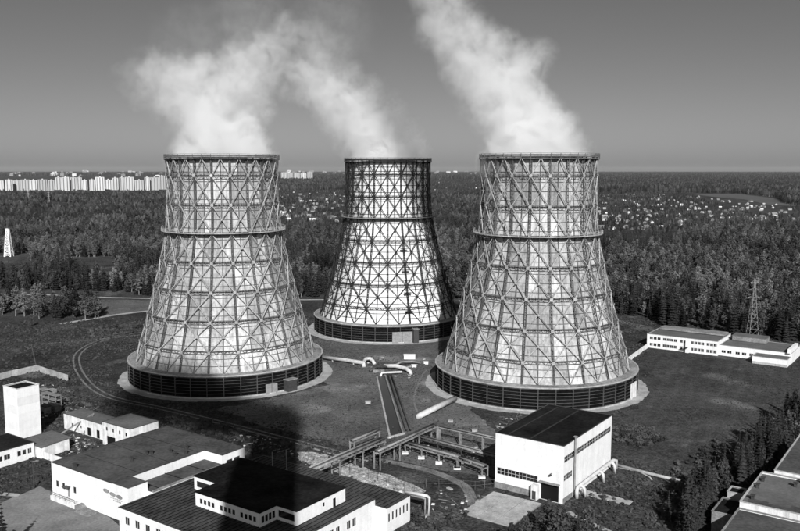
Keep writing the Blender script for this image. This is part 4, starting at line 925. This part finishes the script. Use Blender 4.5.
nT = 90000; th = rng.uniform(R(-28), R(28), nT); dd = np.sqrt(rng.uniform(175.0**2, 470.0**2, nT)); Xs, Ys = dd*np.sin(th), dd*np.cos(th); q1 = lf_noise(Xs, Ys, .09, 21)+lf_noise(Xs, Ys, .35, 22)*.7+rng.normal(0, .5, nT)
us, vs_ = Xs*UV.x+Ys*UV.y, Xs*VV.x+Ys*VV.y; okk = q1 > .15
for tx, ty in (TL, TM, TR): okk &= np.hypot(Xs-tx, Ys-ty) > 42.8
for a, b, c, d in ((-98, -78.5, 178.5, 211), (-97, -82.5, 160, 178), (-240, -231, 130, 138), (-228, -213, 90, 125), (-221, -210, 124, 134.5), (-231, -209.5, 144, 152), (-208.2, -194, 141.8, 153), (-186, -150, 105, 148), (-150.5, -103, 100, 151), (-123, -62, 361, 390), (-46, -10, 140, 243), (-79.5, -65, 187, 191.5)): okk &= ~((us > a) & (us < b) & (vs_ > c) & (vs_ < d))
pxs_, pys_ = 400+FPX*Xs/(Ys*CP+CAMH*SP), 265.5-FPX*(Ys*SP-CAMH*CP)/(Ys*CP+CAMH*SP)
for pl_ in ([(-40, 520), (40, 486), (53, 492), (114, 521), (150, 545), (-80, 620)], [(376, 376), (387, 374), (406, 434), (389, 439)], [(365, 455), (430, 467), (470, 484), (478, 508), (464, 508), (440, 479), (400, 466)], [(297, 452), (312, 452), (426, 491), (419, 498), (300, 461)]): okk &= ~inside(pxs_, pys_, pl_)
tk = np.array([(p.x, p.y) for p in trk]); dm = np.min(np.hypot(Xs[okk][:, None]-tk[None, :, 0], Ys[okk][:, None]-tk[None, :, 1]), 1); keep = np.where(okk)[0][dm > 2.2]
lawnish = inside(pxs_, pys_, [(305, 330), (480, 330), (500, 476), (440, 470), (215, 410)]) | inside(pxs_, pys_, [(648, 346), (860, 370), (850, 420), (700, 484), (600, 450), (655, 380)])
sc_ = np.where(lawnish, rng.uniform(.10, .24, nT), rng.uniform(.18, .5, nT))
scatter('grass_tufts', 'rough grass tufts covering the open ground of the plant', 'grass', np.stack([Xs, Ys, Xs*0, sc_, rng.uniform(0, 6.28, nT), rng.integers(0, 4, nT)], 1)[keep], bush_col)
scatter('weeds', 'low weeds and scrub on the rough ground of the plant', 'scrub', np.array(wp), bush_col)

# ================================================================== YARD CLUTTER, PYLONS
def pylon(label, p, h, base=5.0, mat='metal', arms=3):
    t = thing('power_pylon', label, 'pylon', p, random.uniform(-.3, .3)); mb = MB(); nz = 9; b0 = base/2
    hw = lambda z: b0*(1-z/h)**1.15+.28
    zs = [h*(1-(1-i/nz)**1.25) for i in range(nz+1)]
    for i in range(nz):
        z0, z1 = zs[i], zs[i+1]; c0 = [(hw(z0)*x, hw(z0)*y, z0) for x, y in ((-1, -1), (1, -1), (1, 1), (-1, 1))]; c1 = [(hw(z1)*x, hw(z1)*y, z1) for x, y in ((-1, -1), (1, -1), (1, 1), (-1, 1))]
        for k in range(4): k2 = (k+1) % 4; mb.beam(c0[k], c1[k], .16, .16, (0, 1, 0)); mb.beam(c0[k], c1[k2], .09, .09, (0, 1, .1)); mb.beam(c1[k], c1[k2], .11, .11)
    mb.build('lattice_mast', mat, t)
    for i in range(arms):
        z = h*(.68+.13*i); l = base*(.8-.14*i)
        mb = MB(); mb.beam((-l, 0, z), (l, 0, z), .2, .2); mb.beam((-l, 0, z), (0, 0, z+1.2), .12, .12, (0, 1, 0)); mb.beam((l, 0, z), (0, 0, z+1.2), .12, .12, (0, 1, 0)); mb.build('cross_arm', mat, t)
    return t
pylon('grey lattice pylon against the forest behind the long building', G(752, 336.5), 28, 3.8, 'metal')
pylon('thin pale pylon in the far forest, left of two below the town', G(28.5, 203), 34, 5, 'pipe_l'); pylon('thin pale pylon in the far forest, right of two below the town', G(49, 206), 32, 5, 'pipe_l')
wt = thing('lattice_tower', 'white tapering lattice tower with dark mast above the forest at the left edge', 'tower', G(9, 256.5)); mb = MB(); zt = 36
for i in range(8):
    z0, z1 = zt*i/8*.72, zt*(i+1)/8*.72; a, b = 3.0-2.0*i/8, 3.0-2.0*(i+1)/8
    c0 = [(a*x, a*y, z0) for x, y in ((-1, -1), (1, -1), (1, 1), (-1, 1))]; c1 = [(b*x, b*y, z1) for x, y in ((-1, -1), (1, -1), (1, 1), (-1, 1))]
    for k in range(4):
        k2 = (k+1) % 4; mb.beam(c0[k], c1[k], .7, .7, (0, 1, 0)); mb.beam(c0[k], c1[k2], .45, .45, (0, 1, .1)); mb.beam(c1[k], c1[k2], .5, .5); mb.beam(c0[k2], c1[k], .45, .45, (0, 1, .1))
mb.build('lattice', 'white', wt); mb = MB(); mb.tube([(0, 0, zt*.72), (0, 0, zt*1.02)], [.8, .3], 6); mb.box(-1.2, 1.2, -1.2, 1.2, zt*.72, zt*.72+.5); mb.build('mast', 'darkmetal', wt)
lp = thing('leaning_pole', 'dark leaning pole beside the pale wall at the left', 'pole', G(37.5, 371)); mb = MB(); mb.tube([(0, 0, 0), (-2.0, .3, 10.4)], [.28, .2], 8); mb.build('shaft', 'darkmetal', lp)
mb = MB(); mb.tube([(-2, .3, 10.3), (-16, -9, 8.0)], .06, 5); mb.tube([(-16, -9, 8.0), (-34, -20, 8.6)], .06, 5); mb.build('cable', 'darkmetal', lp)
for i, (x, y, h) in enumerate(((34, 489, 7.2), (33.5, 426, 0))):
    if not h: continue
    p = G(x, y); t = thing('lamp_post', 'thin dark lamp post on the grass by the yard at the left', 'lamp post', p); mb = MB(); mb.tube([(0, 0, 0), (0, 0, h)], [.12, .08], 8); mb.build('post', 'darkmetal', t); mb = MB(); mb.tube([(0, 0, h), (1.2, -.2, h+.25)], .06, 6); mb.box(.9, 1.7, -.4, 0, h+.2, h+.35); mb.build('lamp_head', 'metal', t)
# scrap yard racks, crates and stacks behind the tall narrow block
labs = ['pallet stack in the scrap yard, nearest the tall narrow block', 'pallet stack in the scrap yard, nearest the weathered garage', 'pallet stack in the scrap yard by the bent concrete wall', 'pallet stack in the middle of the scrap yard', 'tall pallet stack at the back of the scrap yard', 'low pallet stack at the right of the scrap yard']
for i, (x, y, n) in enumerate(((46, 413, 5), (56, 411, 4), (52, 395, 4), (50, 404, 6), (44, 399, 7), (60, 404, 3))):
    t = thing('pallet_stack', labs[i], 'stack', G(x, y), ROT+random.uniform(-.2, .2))
    for k in range(n):
        mb = MB(); mb.box(-1.5, 1.5, -1.1, 1.1, k*.55+.12, k*.55+.5); mb.box(-1.5, -1.2, -1.1, 1.1, k*.55, k*.55+.117); mb.box(1.2, 1.5, -1.1, 1.1, k*.55, k*.55+.117); mb.build('pallet', random.choice(['concrete_d', 'metal', 'roof_g']), t)
rk = thing('storage_rack', 'open storage rack with dark shelves in the scrap yard', 'rack', G(52, 408), ROT)
for x in (-4, 0, 4):
    mb = MB()
    for y in (-1, 1): mb.beam((x, y, 0), (x, y, 5), .2, .2, (0, 1, 0))
    mb.build('upright', 'concrete_d', rk)
for z in (1.6, 3.2, 4.8): mb = MB(); mb.box(-4.2, 4.2, -1.1, 1.1, z, z+.12); mb.build('shelf', 'metal', rk)
ln = thing('lean_beam', 'long leaning beam between the shed and the weathered garage', 'beam', G(52, 440)); mb = MB(); mb.beam((0, 0, .2), (9.4, 9.0, 5.4), .35, .35); mb.beam((9.4, 9.0, 5.4), (7.6, 4.2, .1), .25, .25); mb.build('beam', 'concrete_d', ln)
rub = thing('rubble_heap', 'pale heap of building rubble between the pump house and the right tower', 'rubble', W(-99.5, 212))
for k in range(16):
    s = random.uniform(.4, 1.1); mb = MB(); a = random.uniform(0, 3); mb.beam((random.uniform(-1.5, 1.5), random.uniform(-4, 4), s*.35), (random.uniform(-1.5, 1.5)+s, random.uniform(-4, 4)*.2+s, s*.5+.2), s, s*.7); 
    x, y = random.uniform(-1.6, 1.6), random.uniform(-5, 5); mb = MB(); mb.prism([(x+s*math.cos(a+q*1.3+random.uniform(-.2, .2)), y+s*math.sin(a+q*1.3)) for q in range(5)], 0, s*.9); mb.build('rubble_block', random.choice(['concrete', 'white_dirty', 'concrete_d']), rub)

debris_col = bpy.data.collections.new('debris_prototypes')
for i in range(6):
    mb = MB(); r_ = random.Random(i); a, b, c = r_.uniform(.25, .9), r_.uniform(.15, .5), r_.uniform(.1, .45)
    if i % 3 == 2: mb.beam((-a*2.2, 0, .1), (a*2.2, .3, .25), .14, .14)
    else: mb.prism([(-a, -b), (a*.8, -b*1.1), (a, b*.7), (-a*.7, b)], 0, c)
    debris_col.objects.link(bpy.data.objects.new('proto_debris_%d' % i, mb.mesh('debris', ('concrete', 'concrete_d', 'metal', 'white_dirty', 'darkmetal', 'concrete_d')[i])))
db = []
for poly_, n in (([(40, 386), (62, 383), (80, 402), (98, 410), (62, 414), (42, 418)], 260), ([(50, 436), (66, 432), (104, 446), (92, 456), (62, 462)], 150), ([(165, 415), (240, 430), (300, 446), (296, 455), (240, 446), (205, 432)], 170), ([(440, 488), (490, 492), (470, 515), (430, 520), (412, 515)], 45), ([(300, 455), (420, 494), (400, 496), (300, 463)], 160), ([(405, 440), (490, 445), (488, 470), (420, 455)], 60), ([(493, 424), (520, 412), (545, 405), (515, 420), (497, 432)], 60), ([(360, 356), (425, 358), (420, 378), (365, 378)], 50)):
    xs = [p[0] for p in poly_]; ys = [p[1] for p in poly_]; px = rng.uniform(min(xs), max(xs), n*2); py = rng.uniform(min(ys), max(ys), n*2); k = inside(px, py, poly_)
    for x, y in list(zip(px[k], py[k]))[:n]:
        p = G(x, y); u_, v_ = uvof(p)
        if any(a-.8 < u_ < b+.8 and c-.8 < v_ < d+.8 for a, b, c, d in ((-97.5, -79, 179.4, 210.3), (-239, -231, 130, 138), (-220, -210, 124, 134), (-231, -210, 144, 152), (-208, -194, 142, 153), (-185, -152, 111, 148), (-150, -103, 105, 151))): continue
        db.append([p.x, p.y, 0.02, rng.uniform(.35, 1.1), rng.uniform(0, 6.28), rng.integers(0, 6)])
scatter('debris', 'scattered scrap, planks and broken concrete on the rough ground', 'debris', np.array(db), debris_col)

# ================================================================== VILLAGES AND TOWN
hm = {}
def house(px, py, kind, label, group, s=1.0):
    p = G(px, py); key = kind
    if key not in hm:
        L_, Wd, h, rf = ((8, 6, 2.8, 2.2), (6.5, 5.5, 3.2, 3.2), (10, 7, 3.2, 2.6), (5, 4, 2.4, 1.2))[kind % 4]
        wl = MB(); wl.box(-L_/2, L_/2, -Wd/2, Wd/2, 0, h); wl.poly([(-L_/2, -Wd/2, h), (-L_/2, 0, h+rf), (-L_/2, Wd/2, h)][::-1]); wl.poly([(L_/2, -Wd/2, h), (L_/2, Wd/2, h), (L_/2, 0, h+rf)])
        r_ = MB(); e = .4
        for sg in (-1, 1):
            a = [(-L_/2-e, sg*(Wd/2+e), h-.3), (L_/2+e, sg*(Wd/2+e), h-.3), (L_/2+e, 0, h+rf+.05), (-L_/2-e, 0, h+rf+.05)]
            r_.quad(*(a if sg < 0 else a[::-1])); r_.quad(*[(q[0], q[1], q[2]-.15) for q in (a[::-1] if sg < 0 else a)])
        hm[key] = (wl.mesh('wall', 'house_w' if kind < 8 else 'apt'), r_.mesh('roof', 'roof_bright' if kind % 8 < 4 else 'roof_dark'))
    t = thing('village_house', label, 'house', (p.x, p.y, 0), random.uniform(-.7, .7)+random.choice([0, math.pi/2]), group); t.scale = (s, s, s)
    link('wall', hm[key][0], t); link('roof', hm[key][1], t)
def village(poly, n, where, grp, bright=.5):
    xs = [p[0] for p in poly]; ys = [p[1] for p in poly]; k = 0; tries = 0
    while k < n and tries < 20000:
        tries += 1; x, y = random.uniform(min(xs), max(xs)), random.uniform(min(ys), max(ys))
        if not inside(np.array([x]), np.array([y]), poly)[0] or not (-5 < x < 805): continue
        q = random.random(); kd = random.randrange(4)+(0 if q < bright else 4)+(8 if random.random() < .22 else 0)
        nm = {0: 'small grey-walled house with bright tin roof', 1: 'small grey-walled house with dark slate roof', 2: 'small white house with bright tin roof', 3: 'small white house with dark slate roof'}[kd//4]
        house(x, y, kd, nm+' '+where, grp, random.uniform(.5, .95)); k += 1
village(VIL_R, 215, 'in the right-hand village', 'houses of the right village')
village(VIL_L, 85, 'between the left and middle towers', 'houses of the middle village')
village(VIL_M, 22, 'in the hamlet right of the middle tower', 'houses of the far hamlet')
def block(px, wpx, py, hpx, label, group, mat='apt'):
    p = G(px, py); D_ = p.y; m = D_/FPX*1.0; wd = wpx*m; ht = hpx*m
    t = thing('apartment_block', label, 'apartment block', (p.x, p.y, 0), math.atan2(-p.x, p.y)+random.uniform(-.12, .12), group)
    mb = MB(); mb.box(-wd/2, wd/2, 0, 14, 0, ht); mb.build('wall', mat, t)
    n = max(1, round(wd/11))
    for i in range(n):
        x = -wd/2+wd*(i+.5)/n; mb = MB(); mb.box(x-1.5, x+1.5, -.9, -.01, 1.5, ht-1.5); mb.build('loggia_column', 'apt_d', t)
    mb = MB(); mb.box(-wd/2-.4, wd/2+.4, -.5, 14.4, ht+.02, ht+.9); rf = mb.build('roof', 'concrete', t); mb = MB(); mb.box(-2.5, 2.5, 5, 9, ht+.92, ht+4); mb.build('lift_house', mat, rf)
ORD = 'first second third fourth fifth sixth seventh eighth ninth tenth eleventh twelfth thirteenth fourteenth fifteenth sixteenth seventeenth eighteenth nineteenth twentieth'.split(); cnt = [0, 0]
x = -9.0
while x < 168:
    wpx = random.choice([5.5, 6.5, 7.5, 9.0]); lo = x < 54; cnt[0 if lo else 1] += 1; on = ORD[min(19, cnt[0 if lo else 1]-1)]
    block(x+wpx/2, wpx-.7, 190+random.uniform(-.8, .8) if not lo else 190.5+random.uniform(-.6, .6), random.uniform(9.5, 13.5) if not lo else random.uniform(9.5, 11.5), '%s white apartment block from the left edge of the photo, in the far town' % on if lo else 'tall white apartment block, %s from the left in the brighter right half of the town' % on, 'apartment blocks of the town', 'apt' if not lo else 'apt')
    x += wpx+random.choice([0, 0, .3, .8, 1.6])
for qq, xx in enumerate((284, 290.5, 297, 303.5, 310)): block(xx, 5.6, 180.5, random.uniform(6.5, 8.5), '%s from the left of five white blocks between the left and middle towers' % ORD[qq], 'apartment blocks behind the middle village')
for k in range(70):
    xx = random.choice([random.uniform(0, 163), random.uniform(0, 163), random.uniform(280, 344), random.uniform(432, 478)]); yy = random.uniform(172.6, 176.5)
    p = G(xx, yy); m = p.y/FPX; wd = random.uniform(2, 6)*m*.8; ht = random.uniform(1.6, 3.8)*m*.8
    t = thing('distant_block', 'pale far-off building on the horizon %s' % ('above the town' if xx < 165 else ('between the left and middle towers' if xx < 345 else 'between the middle and right towers')), 'building', (p.x, p.y, 0), random.uniform(-.3, .3), 'distant buildings on the horizon')
    mb = MB(); mb.box(-wd/2, wd/2, 0, 40, 0, ht); mb.build('wall', random.choice(['apt', 'apt', 'apt_d', 'concrete_d']), t); mb = MB(); mb.box(-wd*.2, wd*.2, 10, 30, ht+.05, ht*1.15+2); mb.build('roof_house', 'apt_d', t)

# ================================================================== STEAM
def plume(name, label, tower, blobs, dens, seed, world=None, tint=(.985, .985, .985, 1)):
    """blobs: (photo x, photo y, radius px, density, depth offset m); the distance is that of the tower the steam leaves"""
    cx, cy_ = tower; P_ = []
    for x, y, r_, dn, dy in blobs:
        dx, dd = (x-400)/FPX, (265.5-y)/FPX; d = Vector((dx, CP+dd*SP, -SP+dd*CP)); t = (cy_+dy)/d.y
        p = d*t+Vector((0, 0, CAMH)); P_.append((p, r_*t*1.0/FPX, dn))
    if world: P_ = [(Vector(p), r_, dn) for p, r_, dn in world]
    org = Vector((cx, cy_, 84.0))
    bm = bmesh.new()
    for p, r_, dn in P_: bmesh.ops.create_icosphere(bm, subdivisions=3, radius=r_*1.2, matrix=Matrix.Translation(p-org))
    me = bpy.data.meshes.new(name); bm.to_mesh(me); bm.free()
    o = link(name, me, None, org); tag(o, label, 'steam')
    rm = o.modifiers.new('remesh', 'REMESH'); rm.mode = 'VOXEL'; rm.voxel_size = 2.2
    m = bpy.data.materials.new(name); m.use_nodes = True; t = m.node_tree; t.nodes.clear(); L = t.links.new
    out = t.nodes.new('ShaderNodeOutputMaterial'); pv = t.nodes.new('ShaderNodeVolumePrincipled'); L(pv.outputs[0], out.inputs['Volume'])
    pv.inputs['Color'].default_value = tint; pv.inputs['Anisotropy'].default_value = 0.1
    geo = t.nodes.new('ShaderNodeNewGeometry')
    def mth(op, a, b=None):
        n = t.nodes.new('ShaderNodeMath'); n.operation = op
        for i, s in enumerate((a, b)):
            if s is None: continue
            if isinstance(s, (int, float)): n.inputs[i].default_value = s
            else: L(s, n.inputs[i])
        return n.outputs[0]
    # warp the position by noise so that the outline billows
    n1 = t.nodes.new('ShaderNodeTexNoise'); n1.inputs['Scale'].default_value = .075; n1.inputs['Detail'].default_value = 6; n1.inputs['Roughness'].default_value = .66; L(geo.outputs['Position'], n1.inputs['Vector'])
    off_ = t.nodes.new('ShaderNodeVectorMath'); off_.operation = 'MULTIPLY_ADD'; off_.inputs[1].default_value = (20, 20, 20); off_.inputs[2].default_value = (-10, -10, -10); L(n1.outputs['Color'], off_.inputs[0])
    ad = t.nodes.new('ShaderNodeVectorMath'); ad.operation = 'ADD'; L(geo.outputs['Position'], ad.inputs[0]); L(off_.outputs[0], ad.inputs[1])
    tot = None
    for p, r_, dn in P_:
        ds = t.nodes.new('ShaderNodeVectorMath'); ds.operation = 'DISTANCE'; L(ad.outputs[0], ds.inputs[0]); ds.inputs[1].default_value = p
        mr = t.nodes.new('ShaderNodeMapRange'); mr.interpolation_type = 'SMOOTHSTEP'; mr.inputs[1].default_value = r_; mr.inputs[2].default_value = r_*.25; mr.inputs[3].default_value = 0; mr.inputs[4].default_value = dn; L(ds.outputs['Value'], mr.inputs[0])
        tot = mr.outputs[0] if tot is None else mth('MAXIMUM', tot, mr.outputs[0])
    n2 = t.nodes.new('ShaderNodeTexNoise'); n2.inputs['Scale'].default_value = .15; n2.inputs['Detail'].default_value = 7; n2.inputs['Roughness'].default_value = .6; L(ad.outputs[0], n2.inputs['Vector'])
    mr2 = t.nodes.new('ShaderNodeMapRange'); mr2.inputs[1].default_value = .36; mr2.inputs[2].default_value = .66; mr2.inputs[3].default_value = .02; mr2.inputs[4].default_value = 1.6; L(n2.outputs[0], mr2.inputs[0])
    dn_ = mth('MULTIPLY', mth('MULTIPLY', tot, mr2.outputs[0]), dens)
    L(dn_, pv.inputs['Density']); me.materials.append(m)
    return o
plume('steam_plume', 'white steam plume from the leftmost cooling tower, spreading left', TL,
      [(221, 163, 52, 1.6, 0), (200, 158, 36, 1.6, 0), (246, 158, 34, 1.6, 0), (212, 138, 46, 1.3, 0), (236, 138, 34, 1.0, 0), (200, 115, 40, .85, 2), (185, 92, 42, .55, 4), (158, 80, 34, .36, 6), (136, 76, 24, .2, 8), (222, 98, 38, .5, 4), (240, 76, 40, .5, 6), (262, 60, 38, .42, 8), (205, 75, 30, .35, 6), (285, 38, 34, .2, 12), (310, 32, 26, .14, 14), (255, 108, 26, .35, 4), (250, 28, 62, .035, 10), (330, 24, 56, .03, 14), (190, 40, 50, .025, 8)], .30, 1)
plume('steam_plume', 'white steam plume from the middle cooling tower, drifting left behind the first plume', TM,
      [(388, 163, 42, 1.7, 0), (370, 158, 28, 1.7, 0), (406, 158, 27, 1.3, 0), (374, 138, 40, 1.1, 0), (397, 140, 28, .7, 0), (356, 120, 38, .75, 3), (384, 116, 28, .3, 3), (338, 104, 36, .55, 6), (366, 98, 30, .26, 5), (322, 88, 32, .5, 9), (345, 80, 28, .2, 9), (306, 76, 28, .5, 12), (318, 62, 28, .25, 12), (290, 82, 22, .22, 12), (330, 50, 30, .1, 14)], .26, 2)
plume('steam_plume', 'broad white steam plume from the rightmost cooling tower, leaning up to the left', TR,
      [(537, 163, 56, 1.6, 0), (512, 158, 38, 1.6, 0), (564, 158, 32, 1.6, 0), (525, 136, 50, 1.4, 0), (548, 138, 36, 1.2, 0), (512, 112, 46, 1.1, 0), (532, 106, 32, .8, 0), (498, 88, 46, .9, 2), (520, 70, 36, .5, 3), (532, 58, 26, .3, 4), (476, 66, 42, .6, 4), (463, 40, 40, .46, 6), (490, 44, 28, .4, 5), (446, 18, 36, .36, 8), (438, -4, 34, .3, 10), (458, -8, 28, .24, 10), (428, -28, 40, .35, 12), (410, -60, 42, .25, 16), (430, 30, 24, .25, 8)], .28, 3)

plume('smoke_plume', 'grey smoke leaving the tall chimney, its soft shadow lying before the left tower', (-10, -14), [], .5, 4,
      [((-11-i*4.4, -14+i*.8, 157+i*1.2), 11+i*1.0, 1.0-.05*i) for i in range(11)], (.45, .45, .45, 1))
# ================================================================== HAZE
hz = MB(); hz.box(-30000, 30000, -600, 40000, -1, 206)
hm_ = bpy.data.materials.new('haze'); hm_.use_nodes = True; ht = hm_.node_tree; ht.nodes.clear()
ho = ht.nodes.new('ShaderNodeOutputMaterial'); hv = ht.nodes.new('ShaderNodeVolumePrincipled'); hv.inputs['Color'].default_value = (.9, .9, .9, 1); hv.inputs['Density'].default_value = 0.9e-5; hv.inputs['Anisotropy'].default_value = 0.0
ht.links.new(hv.outputs[0], ho.inputs['Volume'])
tag(hz.build('haze', hm_), 'thin pale haze lying over the forest towards the horizon', 'haze', kind='stuff')
